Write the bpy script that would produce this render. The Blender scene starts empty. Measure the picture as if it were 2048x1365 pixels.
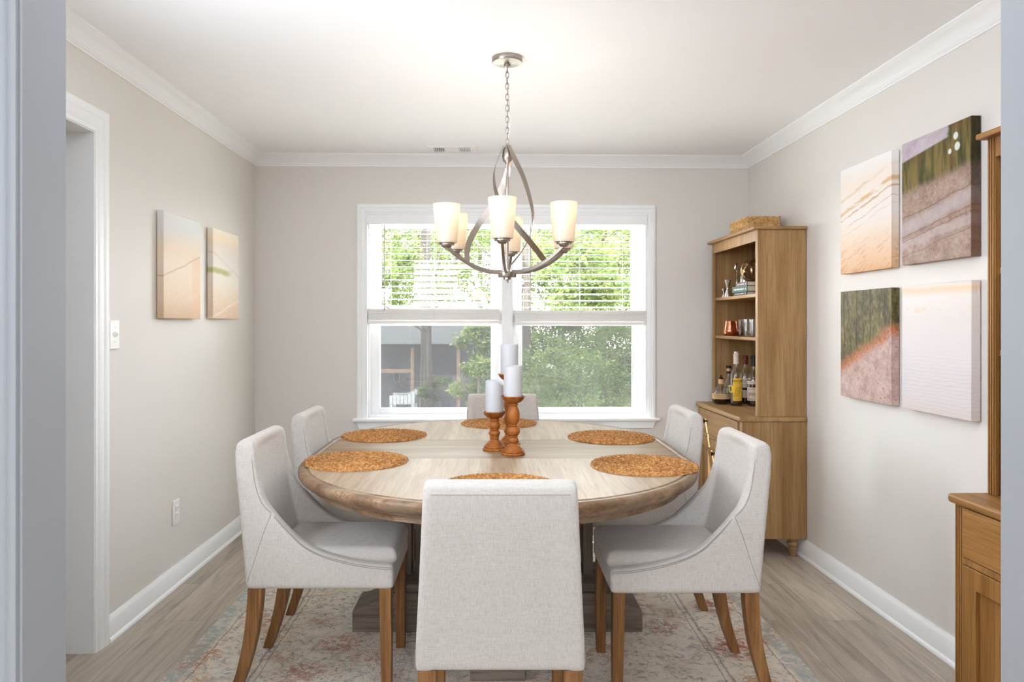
import bpy, bmesh, math, random
from math import sin, cos, pi, sqrt, atan2, radians as R
from mathutils import Vector, Matrix

C = bpy.context.scene.collection
# ------------------------------------------------------------------ camera numbers (measured from the photograph)
F, CX, CY, H = 1480.0, 985.0, 647.0, 1.29
def PX(px, d): return (px - CX) * d / F
def PZ(py, d): return H - (py - CY) * d / F

# ------------------------------------------------------------------ mesh builder
class MB:
    def __init__(s): s.v, s.f = [], []
    def add(s, vs, fs):
        o = len(s.v); s.v += [tuple(p) for p in vs]; s.f += [tuple(i + o for i in f) for f in fs]; return s
    def box(s, x0, x1, y0, y1, z0, z1):
        return s.add([(x0,y0,z0),(x1,y0,z0),(x1,y1,z0),(x0,y1,z0),(x0,y0,z1),(x1,y0,z1),(x1,y1,z1),(x0,y1,z1)],
                     [(0,3,2,1),(4,5,6,7),(0,1,5,4),(1,2,6,5),(2,3,7,6),(3,0,4,7)])
    def tube(s, pts, r, n=8, cap=True, closed=False):
        pts = [Vector(p) for p in pts]; m = len(pts); rr = r if isinstance(r, (list, tuple)) else [r]*m
        up = Vector((0.123, 0.317, 0.94)); vs = []; prev = None
        for i, p in enumerate(pts):
            if closed: t = pts[(i+1) % m] - pts[i-1]
            else: t = pts[min(i+1, m-1)] - pts[max(i-1, 0)]
            t.normalize()
            if prev is None:
                a = t.cross(up)
                if a.length < 1e-3: a = t.cross(Vector((1,0,0)))
            else: a = prev - t * prev.dot(t)
            a.normalize(); prev = a; b = t.cross(a)
            for k in range(n):
                q = 2*pi*k/n; vs.append(p + (a*cos(q) + b*sin(q))*rr[i])
        fs = []
        for i in range(m if closed else m-1):
            j = (i+1) % m
            for k in range(n):
                l = (k+1) % n; fs.append((i*n+k, i*n+l, j*n+l, j*n+k))
        if cap and not closed:
            fs.append(tuple(reversed(range(n)))); fs.append(tuple(range((m-1)*n, m*n)))
        return s.add(vs, fs)
    def sweep(s, pts, frames, sec, closed_sec=True, cap=True):
        """sec: list of (a,b); frames: list of (A,B) vectors for every point"""
        n = len(sec); vs = []
        for p, (A, B) in zip(pts, frames):
            p = Vector(p)
            for a, b in sec: vs.append(p + A*a + B*b)
        fs = []
        for i in range(len(pts)-1):
            for k in range(n if closed_sec else n-1):
                l = (k+1) % n; fs.append((i*n+k, i*n+l, (i+1)*n+l, (i+1)*n+k))
        if cap and closed_sec:
            fs.append(tuple(reversed(range(n)))); fs.append(tuple(range((len(pts)-1)*n, len(pts)*n)))
        return s.add(vs, fs)
    def lathe(s, prof, n=32, cx=0, cy=0, z0=0, fac=None):
        vs = []; m = len(prof)
        for r, z in prof:
            for k in range(n):
                q = 2*pi*k/n; rr = r if fac is None else r*fac(q, z)
                vs.append((cx + rr*cos(q), cy + rr*sin(q), z0 + z))
        fs = []
        for i in range(m-1):
            for k in range(n):
                l = (k+1) % n; fs.append((i*n+k, i*n+l, (i+1)*n+l, (i+1)*n+k))
        if prof[0][0] > 1e-6: fs.append(tuple(reversed(range(n))))
        if prof[-1][0] > 1e-6: fs.append(tuple(range((m-1)*n, m*n)))
        return s.add(vs, fs)
    def prism(s, poly, a0, a1, mp):
        """poly (u,v) counter clockwise; mp(u,v,a)->xyz"""
        n = len(poly)
        vs = [mp(u, v, a0) for u, v in poly] + [mp(u, v, a1) for u, v in poly]
        fs = [tuple(reversed(range(n))), tuple(range(n, 2*n))]
        for k in range(n):
            l = (k+1) % n; fs.append((k, l, n+l, n+k))
        return s.add(vs, fs)
    def ball(s, c, r, sz=1.0, n=16, m=10):
        return s.lathe([(max(r*sin(pi*i/m), 0), -r*sz*cos(pi*i/m)) for i in range(m+1)], n, c[0], c[1], c[2])
    def build(s, name, mat, parent=None, smooth=False, bevel=0, seg=2, loc=None, rotz=0):
        me = bpy.data.meshes.new(name); me.from_pydata(s.v, [], s.f); me.update()
        bm = bmesh.new(); bm.from_mesh(me)
        bmesh.ops.remove_doubles(bm, verts=bm.verts, dist=1e-6)
        bmesh.ops.recalc_face_normals(bm, faces=bm.faces); bm.to_mesh(me); bm.free()
        if mat is not None: me.materials.append(mat)
        o = bpy.data.objects.new(name, me); C.objects.link(o)
        if parent is not None: o.parent = parent
        if loc is not None: o.location = loc
        o.rotation_euler = (0, 0, rotz)
        if bevel:
            b = o.modifiers.new('bevel', 'BEVEL'); b.width = bevel; b.segments = seg; b.limit_method = 'ANGLE'; b.angle_limit = R(35)
            b.harden_normals = False
        if smooth:
            for p in me.polygons: p.use_smooth = True
            me.set_sharp_from_angle(angle=R(40))
        elif bevel:
            for p in me.polygons: p.use_smooth = True
            me.set_sharp_from_angle(angle=R(30))
        return o

def tag(o, label, cat, group=None, kind=None):
    o['label'] = label; o['category'] = cat
    if group: o['group'] = group
    if kind: o['kind'] = kind
    return o
def thing(name, label, cat, loc=(0,0,0), rotz=0, group=None):
    o = bpy.data.objects.new(name, None); C.objects.link(o); o.empty_display_size = .05
    o.location = loc; o.rotation_euler = (0, 0, rotz)
    return tag(o, label, cat, group)
def struct(o): o['kind'] = 'structure'; return o
def copy_tree(o, parent=None):
    c = o.copy(); C.objects.link(c)
    if parent is not None: c.parent = parent
    for ch in list(o.children): copy_tree(ch, c)
    return c
def dup(o, label, loc, rotz=0):
    c = copy_tree(o); c.location = loc; c.rotation_euler = (0, 0, rotz); c['label'] = label; return c

# ------------------------------------------------------------------ node helper
def lin(c):
    c = c/255.0
    return c/12.92 if c <= .04045 else ((c+.055)/1.055)**2.4
def rgb(r, g, b): return (lin(r), lin(g), lin(b), 1.0)
class G:
    def __init__(s, name):
        s.m = bpy.data.materials.new(name); s.m.use_nodes = True; s.t = s.m.node_tree; s.t.nodes.clear()
        s.out = s.t.nodes.new('ShaderNodeOutputMaterial')
    def n(s, typ, **kw):
        nd = s.t.nodes.new(typ)
        for k, v in kw.items(): setattr(nd, k, v)
        return nd
    def put(s, sock, v):
        if v is None: return
        if isinstance(v, bpy.types.NodeSocket): s.t.links.new(v, sock)
        else:
            try: sock.default_value = v
            except Exception: sock.default_value = (v, v, v)
    def obj(s): return s.n('ShaderNodeTexCoord').outputs['Object']
    def gen(s): return s.n('ShaderNodeTexCoord').outputs['Generated']
    def rand(s): return s.n('ShaderNodeObjectInfo').outputs['Random']
    def map(s, v, scale=(1,1,1), loc=(0,0,0), rot=(0,0,0)):
        nd = s.n('ShaderNodeMapping'); s.put(nd.inputs['Vector'], v); nd.inputs['Scale'].default_value = scale
        nd.inputs['Location'].default_value = loc; nd.inputs['Rotation'].default_value = rot; return nd.outputs[0]
    def noise(s, v, scale=5, detail=4, rough=.55, dist=0, out='Fac'):
        nd = s.n('ShaderNodeTexNoise'); s.put(nd.inputs['Vector'], v); nd.inputs['Scale'].default_value = scale
        nd.inputs['Detail'].default_value = detail; nd.inputs['Roughness'].default_value = rough; nd.inputs['Distortion'].default_value = dist
        return nd.outputs[out]
    def voro(s, v, scale=5, out='Distance', feature='F1', rnd=1):
        nd = s.n('ShaderNodeTexVoronoi', feature=feature); s.put(nd.inputs['Vector'], v); nd.inputs['Scale'].default_value = scale
        nd.inputs['Randomness'].default_value = rnd; return nd.outputs[out]
    def wave(s, v, scale=5, dist=0, detail=2, dscale=1, typ='BANDS', dir='X'):
        nd = s.n('ShaderNodeTexWave', wave_type=typ); s.put(nd.inputs['Vector'], v)
        if typ == 'BANDS': nd.bands_direction = dir
        nd.inputs['Scale'].default_value = scale; nd.inputs['Distortion'].default_value = dist
        nd.inputs['Detail'].default_value = detail; nd.inputs['Detail Scale'].default_value = dscale; return nd.outputs['Fac']
    def ramp(s, f, stops, interp='LINEAR'):
        nd = s.n('ShaderNodeValToRGB'); s.put(nd.inputs[0], f); cr = nd.color_ramp; cr.interpolation = interp
        while len(cr.elements) < len(stops): cr.elements.new(.5)
        for e, (p, c) in zip(cr.elements, stops):
            e.position = p; e.color = c if len(c) == 4 else (*c, 1)
        return nd.outputs[0]
    def ss(s, x, a, b):
        nd = s.n('ShaderNodeMapRange', interpolation_type='SMOOTHSTEP'); s.put(nd.inputs[0], x)
        nd.inputs[1].default_value = a; nd.inputs[2].default_value = b; return nd.outputs[0]
    def mix(s, f, a, b, mode='MIX'):
        nd = s.n('ShaderNodeMix', data_type='RGBA', blend_type=mode); s.put(nd.inputs[0], f); s.put(nd.inputs[6], a); s.put(nd.inputs[7], b)
        return nd.outputs[2]
    def math(s, op, a, b=0.0, c=None):
        nd = s.n('ShaderNodeMath', operation=op); s.put(nd.inputs[0], a); s.put(nd.inputs[1], b)
        if c is not None: s.put(nd.inputs[2], c)
        return nd.outputs[0]
    def mul(s, a, b): return s.math('MULTIPLY', a, b)
    def plus(s, a, b): return s.math('ADD', a, b)
    def sep(s, v):
        nd = s.n('ShaderNodeSeparateXYZ'); s.put(nd.inputs[0], v); return nd.outputs
    def comb(s, x, y, z):
        nd = s.n('ShaderNodeCombineXYZ')
        for i, q in enumerate((x, y, z)): s.put(nd.inputs[i], q)
        return nd.outputs[0]
    def bump(s, h, strength=.3, dist=.01):
        nd = s.n('ShaderNodeBump'); nd.inputs['Strength'].default_value = strength; nd.inputs['Distance'].default_value = dist
        s.put(nd.inputs['Height'], h); return nd.outputs[0]
    def pbr(s, color, rough=.6, metal=0, normal=None, spec=.5, trans=0, ior=1.45, sheen=0, emit=None, estr=0, coat=0):
        nd = s.n('ShaderNodeBsdfPrincipled')
        s.put(nd.inputs['Base Color'], color); s.put(nd.inputs['Roughness'], rough); s.put(nd.inputs['Metallic'], metal)
        nd.inputs['Specular IOR Level'].default_value = spec; nd.inputs['Transmission Weight'].default_value = trans; nd.inputs['IOR'].default_value = ior
        nd.inputs['Sheen Weight'].default_value = sheen; nd.inputs['Coat Weight'].default_value = coat
        if emit is not None: s.put(nd.inputs['Emission Color'], emit); nd.inputs['Emission Strength'].default_value = estr
        if normal is not None: s.put(nd.inputs['Normal'], normal)
        return nd.outputs[0]
    def done(s, sh): s.t.links.new(sh, s.out.inputs['Surface']); return s.m

def plain(name, col, rough=.6, metal=0, spec=.5, coat=0):
    g = G(name); return g.done(g.pbr(col, rough, metal, spec=spec, coat=coat))
def painted(name, col, rough=.6, bscale=220, bstr=.08):
    g = G(name); v = g.obj()
    n = g.noise(v, bscale, 3); big = g.noise(v, 1.7, 3)
    colr = g.mix(g.mul(big, .10), col, tuple(c*.86 for c in col[:3]) + (1,))
    return g.done(g.pbr(colr, rough, normal=g.bump(n, bstr, .002), spec=.3))
def wood(name, dark, mid, light, axis='Z', scale=1.0, rough=.5, bstr=.12, grey=None):
    g = G(name); v = g.obj()
    st = {'X': (1.1, 16, 16), 'Y': (16, 1.1, 16), 'Z': (16, 16, 1.1)}[axis]
    fi = {'X': (5, 160, 160), 'Y': (160, 5, 160), 'Z': (160, 160, 5)}[axis]
    r = g.mul(g.rand(), 9.0); v = g.n('ShaderNodeVectorMath', operation='ADD'); g.put(v.inputs[0], g.obj()); g.put(v.inputs[1], g.comb(r, r, r)); v = v.outputs[0]
    big = g.noise(g.map(v, tuple(a*scale for a in st)), 1.0, 5, .6, .6)
    fine = g.noise(g.map(v, tuple(a*scale for a in fi)), 1.0, 3, .6)
    col = g.ramp(big, [(.28, dark), (.5, mid), (.72, light)])
    col = g.mix(g.mul(g.ss(fine, .45, .72), .7), col, dark)
    if grey is not None: col = g.mix(g.mul(g.ss(g.noise(v, 6*scale, 3), .45, .65), .6), col, grey)
    return g.done(g.pbr(col, rough, normal=g.bump(fine, bstr, .002), spec=.35))
LAMP, SKY, SUN, HALL1, HALL2, BOUNCE, DOWN, EXPO = 1.1, 22.0, 34.0, 4, 80, 14, 26, 0.3
# ------------------------------------------------------------------ materials
M = {}
M['wall'] = painted('wall_paint', rgb(225, 221, 215), .75)
M['ceil'] = painted('ceiling_paint', rgb(245, 245, 245), .85)
M['trim'] = painted('white_trim_paint', rgb(245, 246, 246), .42, 60, .05)
M['hall_trim'] = painted('shaded_white_paint', rgb(160, 163, 166), .45, 30, .15)  # white trim standing in shadow; the shade is put into this grey
M['hall_wall'] = painted('hall_paint', rgb(205, 200, 192), .8)
M['vinyl'] = plain('white_vinyl', rgb(240, 240, 240), .35)
M['plastic'] = plain('white_plastic', rgb(242, 241, 238), .35)
M['dark'] = plain('dark_gap', rgb(40, 38, 36), .8)
M['slot'] = plain('outlet_shadow_grey', rgb(190, 190, 188), .5)

def floor_mat():
    g = G('vinyl_plank_floor'); v = g.obj(); x, y, z = g.sep(v)[:3]
    br = g.n('ShaderNodeTexBrick'); g.put(br.inputs['Vector'], g.comb(y, x, 0.0))
    br.inputs['Scale'].default_value = 1.0; br.inputs['Brick Width'].default_value = 1.22; br.inputs['Row Height'].default_value = .18
    br.inputs['Mortar Size'].default_value = .0012; br.inputs['Mortar Smooth'].default_value = .2; br.offset = .37; br.offset_frequency = 2
    br.inputs['Color1'].default_value = (0, 0, 0, 1); br.inputs['Color2'].default_value = (1, 1, 1, 1); br.inputs['Mortar'].default_value = (.5, .5, .5, 1)
    br.inputs['Bias'].default_value = 0
    plank = g.mul(br.outputs['Color'], 7.3)
    vv = g.comb(g.plus(x, plank), y, plank)
    grain = g.noise(g.map(vv, (22, 1.6, 1)), 1, 6, .62, 1.2)
    fine = g.noise(g.map(vv, (190, 7, 1)), 1, 3, .6)
    col = g.ramp(grain, [(.25, rgb(142, 131, 120)), (.48, rgb(184, 173, 160)), (.75, rgb(210, 200, 187))])
    tone = g.ramp(br.outputs['Color'], [(0, rgb(210, 206, 200)), (1, rgb(255, 252, 246))])
    col = g.mix(.8, col, tone, 'MULTIPLY')
    col = g.mix(g.mul(g.ss(fine, .5, .8), .35), col, rgb(98, 86, 76))
    col = g.mix(g.mul(br.outputs['Fac'], .65), col, rgb(84, 75, 68))
    return g.done(g.pbr(col, g.ramp(grain, [(0, (.32,)*3), (1, (.5,)*3)]), normal=g.bump(g.plus(g.mul(fine, .3), g.mul(br.outputs['Fac'], -1.0)), .2, .003), spec=.4))
M['floor'] = floor_mat()

RUG_W, RUG_L = 2.36, 3.10
def rug_mat():
    g = G('distressed_rug'); v = g.obj(); x, y, z = g.sep(v)[:3]
    wob = g.noise(v, 9, 3)
    dx = g.math('SUBTRACT', RUG_W/2, g.math('ABSOLUTE', x)); dy = g.math('SUBTRACT', RUG_L/2, g.math('ABSOLUTE', y))
    m = g.plus(g.math('MINIMUM', dx, dy), g.mul(g.math('SUBTRACT', wob, .5), .02))
    base = g.ramp(g.noise(v, 7, 6, .68), [(.3, rgb(234, 218, 196)), (.5, rgb(252, 240, 220)), (.7, rgb(254, 247, 234))])
    speck = g.noise(v, 160, 3, .7)
    # grey worn scrolls: thin iso-lines of a noise field
    nf = g.noise(v, 5.5, 4, .55, 1.5)
    line = g.math('SUBTRACT', 1.0, g.ss(g.math('ABSOLUTE', g.math('SUBTRACT', nf, .5)), .006, .035))
    wear = g.ss(g.noise(v, 26, 4, .7), .45, .62)
    col = g.mix(g.mul(g.mul(line, wear), .55), base, rgb(130, 120, 110))
    nf2 = g.noise(g.map(v, (1, 1, 1), (3.1, 7.7, 0)), 9, 3, .5, 1.0)
    line2 = g.math('SUBTRACT', 1.0, g.ss(g.math('ABSOLUTE', g.math('SUBTRACT', nf2, .52)), .004, .03))
    col = g.mix(g.mul(g.mul(line2, g.ss(g.noise(v, 40, 3, .7), .42, .6)), .5), col, rgb(146, 136, 126))
    spot = g.mul(g.ss(g.noise(v, 48, 4, .75), .50, .62), g.ss(g.noise(v, 6, 3), .42, .60))
    col = g.mix(g.mul(spot, .6), col, rgb(146, 132, 118))
    # rust and ochre blossoms
    vd = g.voro(g.map(v, (1, 1, 1), (.3, .1, 0)), 4.6)
    pet = g.ss(g.noise(v, 34, 4, .75, .8), .45, .56)
    blot = g.mul(g.math('SUBTRACT', 1.0, g.ss(vd, .24, .56)), pet)
    hue = g.ramp(g.voro(g.map(v, (1, 1, 1), (.3, .1, 0)), 4.6, 'Color'), [(.2, rgb(190, 88, 46)), (.5, rgb(206, 124, 76)), (.62, rgb(212, 166, 104)), (.85, rgb(166, 66, 38))])
    inb = g.math('SUBTRACT', 1.0, g.mul(g.ss(m, .30, .36), .35))
    col = g.mix(g.mul(g.mul(blot, inb), .92), col, hue)
    vd2 = g.voro(g.map(v, (1, 1, 1), (1.7, .9, 0)), 3.1)
    blot2 = g.mul(g.math('SUBTRACT', 1.0, g.ss(vd2, .12, .4)), g.ss(g.noise(v, 22, 4, .7), .48, .6))
    col = g.mix(g.mul(blot2, .5), col, rgb(152, 152, 148))
    # border stripes
    def stripe(p, w): return g.math('SUBTRACT', 1.0, g.ss(g.math('ABSOLUTE', g.math('SUBTRACT', m, p)), w*.4, w))
    worn = g.ss(speck, .36, .56)
    for p, w in ((.088, .005), (.31, .007), (.335, .004)):
        col = g.mix(g.mul(g.mul(stripe(p, w), worn), .7), col, rgb(112, 106, 100))
    teal = g.mul(g.math('SUBTRACT', 1.0, g.ss(m, .055, .085)), g.plus(.35, g.mul(g.ss(g.noise(v, 30, 4, .7), .4, .6), .55)))
    col = g.mix(teal, col, rgb(176, 184, 178))
    col = g.mix(g.mul(g.ss(speck, .54, .78), .25), col, rgb(130, 118, 106))
    return g.done(g.pbr(col, .95, normal=g.bump(g.plus(speck, g.mul(g.noise(v, 60, 3), .7)), .9, .012), spec=.1, sheen=.2))
M['rug'] = rug_mat()

def linen():
    g = G('oatmeal_linen'); v = g.obj()
    wx = g.noise(g.map(v, (420, 420, 40)), 1, 2, .6); wz = g.noise(g.map(v, (40, 40, 460)), 1, 2, .6)
    w = g.plus(g.mul(wx, .6), g.mul(wz, .4)); 
    col = g.ramp(w, [(.32, rgb(178, 172, 163)), (.5, rgb(193, 187, 179)), (.68, rgb(202, 197, 190))])
    return g.done(g.pbr(col, .9, normal=g.bump(w, .22, .0015), spec=.15, sheen=.2))
M['linen'] = linen()
M['thread'] = plain('seam_thread', rgb(158, 151, 143), .9)
M['chair_leg'] = wood('walnut_brown_leg', rgb(92, 60, 32), rgb(134, 94, 54), rgb(160, 118, 74), 'Z', 1.3, .45)
M['table_y'] = wood('washed_oak_lengthwise', rgb(136, 110, 82), rgb(160, 136, 108), rgb(174, 153, 127), 'Y', 1.0, .42, .06)
M['table_x'] = wood('washed_oak_leaf', rgb(112, 86, 60), rgb(140, 114, 84), rgb(158, 134, 105), 'X', 1.0, .42, .06)
M['table_rim'] = wood('washed_oak_edge', rgb(90, 66, 44), rgb(134, 105, 78), rgb(172, 146, 117), 'X', .9, .42, .15, rgb(132, 116, 98))
M['table_base'] = wood('weathered_grey_oak', rgb(84, 72, 60), rgb(126, 112, 97), rgb(150, 136, 120), 'X', .8, .6, .25, rgb(112, 106, 98))
M['table_post'] = wood('weathered_grey_post', rgb(84, 72, 60), rgb(126, 112, 97), rgb(150, 136, 120), 'Z', .8, .6, .25, rgb(112, 106, 98))
M['oak'] = wood('light_oak_cabinet', rgb(138, 104, 63), rgb(164, 129, 85), rgb(182, 148, 103), 'Z', 1.0, .5, .1)
M['oak_h'] = wood('light_oak_cabinet_across', rgb(138, 104, 63), rgb(164, 129, 85), rgb(182, 148, 103), 'X', 1.0, .5, .1)
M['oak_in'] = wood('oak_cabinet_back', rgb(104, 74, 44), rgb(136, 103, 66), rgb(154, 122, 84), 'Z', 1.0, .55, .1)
M['honey'] = wood('honey_oak_cabinet', rgb(124, 82, 38), rgb(160, 114, 60), rgb(182, 136, 80), 'Z', 1.0, .45, .1)
M['honey_h'] = wood('honey_oak_cabinet_across', rgb(124, 82, 38), rgb(160, 114, 60), rgb(182, 136, 80), 'X', 1.0, .45, .1)
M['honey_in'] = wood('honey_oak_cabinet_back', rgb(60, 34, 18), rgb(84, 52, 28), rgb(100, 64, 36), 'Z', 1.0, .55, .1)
M['knob'] = plain('black_knob', rgb(24, 22, 22), .35, .3)
M['holder'] = wood('turned_amber_wood', rgb(112, 60, 20), rgb(154, 89, 33), rgb(178, 111, 48), 'Z', 1.6, .42, .08)
def wax():
    g = G('white_wax'); n = g.noise(g.obj(), 30, 3)
    p = g.pbr(rgb(192, 193, 194), .45, normal=g.bump(n, .15, .004), spec=.4)
    return g.done(p)
M['wax'] = wax()
M['wick'] = plain('wick', rgb(60, 52, 46), .9)
def jute():
    g = G('braided_jute'); v = g.obj()
    n = g.noise(v, 90, 3, .7); b = g.noise(v, 14, 3)
    col = g.ramp(n, [(.3, rgb(104, 64, 30)), (.48, rgb(170, 118, 66)), (.66, rgb(214, 168, 112))])
    col = g.mix(g.mul(b, .3), col, rgb(140, 88, 44))
    return g.done(g.pbr(col, .85, normal=g.bump(n, .5, .004), spec=.2))
M['jute'] = jute()
def seagrass():
    g = G('woven_seagrass'); v = g.obj(); n = g.noise(v, 70, 3, .7)
    return g.done(g.pbr(g.ramp(n, [(.3, rgb(150, 108, 58)), (.5, rgb(202, 160, 106)), (.7, rgb(228, 194, 144))]), .8, normal=g.bump(n, .4, .003), spec=.2))
M['seagrass'] = seagrass()
def brushed(name, col, rough):
    g = G(name); n = g.noise(g.map(g.obj(), (20, 20, 500)), 1, 2)
    return g.done(g.pbr(col, g.ramp(n, [(.3, (rough*.8,)*3), (.7, (rough*1.25,)*3)]), 1.0))
M['nickel'] = plain('brushed_nickel', rgb(164, 155, 145), .34, 1)
M['steel'] = plain('polished_steel', rgb(200, 198, 194), .18, 1)
M['copper'] = plain('polished_copper', rgb(214, 132, 100), .16, 1)
M['brass'] = plain('antique_brass', rgb(176, 148, 104), .28, 1)
def shade():
    g = G('frosted_shade_glass')
    d = g.n('ShaderNodeBsdfDiffuse'); d.inputs[0].default_value = rgb(205, 198, 188)
    t = g.n('ShaderNodeBsdfTranslucent'); t.inputs[0].default_value = rgb(240, 228, 208)
    gl = g.n('ShaderNodeBsdfGlossy'); gl.inputs['Roughness'].default_value = .25
    m1 = g.n('ShaderNodeMixShader'); m1.inputs[0].default_value = .40; g.put(m1.inputs[1], d.outputs[0]); g.put(m1.inputs[2], t.outputs[0])
    m2 = g.n('ShaderNodeMixShader'); m2.inputs[0].default_value = .05; g.put(m2.inputs[1], m1.outputs[0]); g.put(m2.inputs[2], gl.outputs[0])
    return g.done(m2.outputs[0])
M['shade'] = shade()
def bulb():
    g = G('lit_bulb'); e = g.n('ShaderNodeEmission'); e.inputs[0].default_value = (1, .86, .66, 1); e.inputs[1].default_value = 8
    return g.done(e.outputs[0])
M['bulb'] = bulb()
def thin_glass(name, tint=(1, 1, 1, 1), refl=1.0, rough=.0):
    g = G(name)
    t = g.n('ShaderNodeBsdfTransparent'); t.inputs[0].default_value = tint
    gl = g.n('ShaderNodeBsdfGlossy'); gl.inputs['Roughness'].default_value = rough
    lw = g.n('ShaderNodeLayerWeight'); lw.inputs[0].default_value = .5
    m = g.n('ShaderNodeMixShader'); g.put(m.inputs[0], g.plus(.04*refl, g.mul(g.math('POWER', lw.outputs['Facing'], 4.0), .6*refl))); g.put(m.inputs[1], t.outputs[0]); g.put(m.inputs[2], gl.outputs[0])
    return g.done(m.outputs[0])
M['pane'] = thin_glass('window_glass', (.97, .98, .98, 1), .8)
M['glass'] = thin_glass('clear_glass', (.985, .99, .99, 1), 1.3, .04)
def screen():
    g = G('insect_screen_mesh')
    sp = g.noise(g.obj(), 260, 2, .6); hz = g.noise(g.obj(), 2.2, 2)
    d = g.n('ShaderNodeBsdfDiffuse'); d.inputs[0].default_value = rgb(50, 50, 52)
    t = g.n('ShaderNodeBsdfTranslucent'); t.inputs[0].default_value = rgb(50, 50, 51)
    ms = g.n('ShaderNodeMixShader'); ms.inputs[0].default_value = .5; g.put(ms.inputs[1], d.outputs[0]); g.put(ms.inputs[2], t.outputs[0])
    tr = g.n('ShaderNodeBsdfTransparent')
    m = g.n('ShaderNodeMixShader'); g.put(m.inputs[0], g.plus(.30, g.plus(g.mul(g.ss(sp, .4, .6), .24), g.mul(hz, .14)))); g.put(m.inputs[1], tr.outputs[0]); g.put(m.inputs[2], ms.outputs[0])
    return g.done(m.outputs[0])
M['screen'] = screen()
def slat():
    g = G('blind_slat_vinyl')
    d = g.n('ShaderNodeBsdfPrincipled'); d.inputs['Base Color'].default_value = rgb(238, 236, 232); d.inputs['Roughness'].default_value = .4
    t = g.n('ShaderNodeBsdfTranslucent'); t.inputs[0].default_value = rgb(240, 236, 228)
    m = g.n('ShaderNodeMixShader'); m.inputs[0].default_value = .15; g.put(m.inputs[1], d.outputs[0]); g.put(m.inputs[2], t.outputs[0])
    return g.done(m.outputs[0])
M['slat'] = slat()
M['cord'] = plain('blind_cord', rgb(232, 228, 220), .8)
M['wand'] = plain('blind_wand', rgb(176, 170, 162), .4)
M['whiskey'] = plain('amber_spirit', rgb(48, 18, 8), .08, 0, .6)
M['cork'] = plain('cork', rgb(206, 168, 120), .8)
M['black'] = plain('black_cap', rgb(26, 20, 20), .4)
M['redwax'] = plain('burgundy_foil', rgb(122, 46, 38), .35)
M['pinkwax'] = plain('pale_capsule', rgb(228, 206, 194), .4)
M['kraft'] = plain('kraft_label', rgb(210, 176, 124), .7)
M['yellow'] = plain('yellow_label', rgb(232, 188, 52), .6)
M['cream'] = plain('cream_label', rgb(222, 206, 186), .7)
M['ink'] = plain('label_ink', rgb(62, 44, 28), .8)
M['redink'] = plain('red_label_ink', rgb(150, 84, 66), .8)
M['green'] = plain('green_seal', rgb(74, 92, 52), .7)
M['book_g'] = plain('green_book_cloth', rgb(86, 112, 100), .8)
M['book_d'] = plain('charcoal_book_cloth', rgb(66, 64, 66), .8)
M['book_m'] = plain('mauve_grey_book_cloth', rgb(112, 100, 100), .8)
M['book_k'] = plain('black_book_cover', rgb(22, 22, 24), .6)
M['paper'] = plain('book_pages', rgb(214, 204, 182), .9)
M['bookink'] = plain('pale_spine_print', rgb(214, 212, 206), .7)

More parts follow.
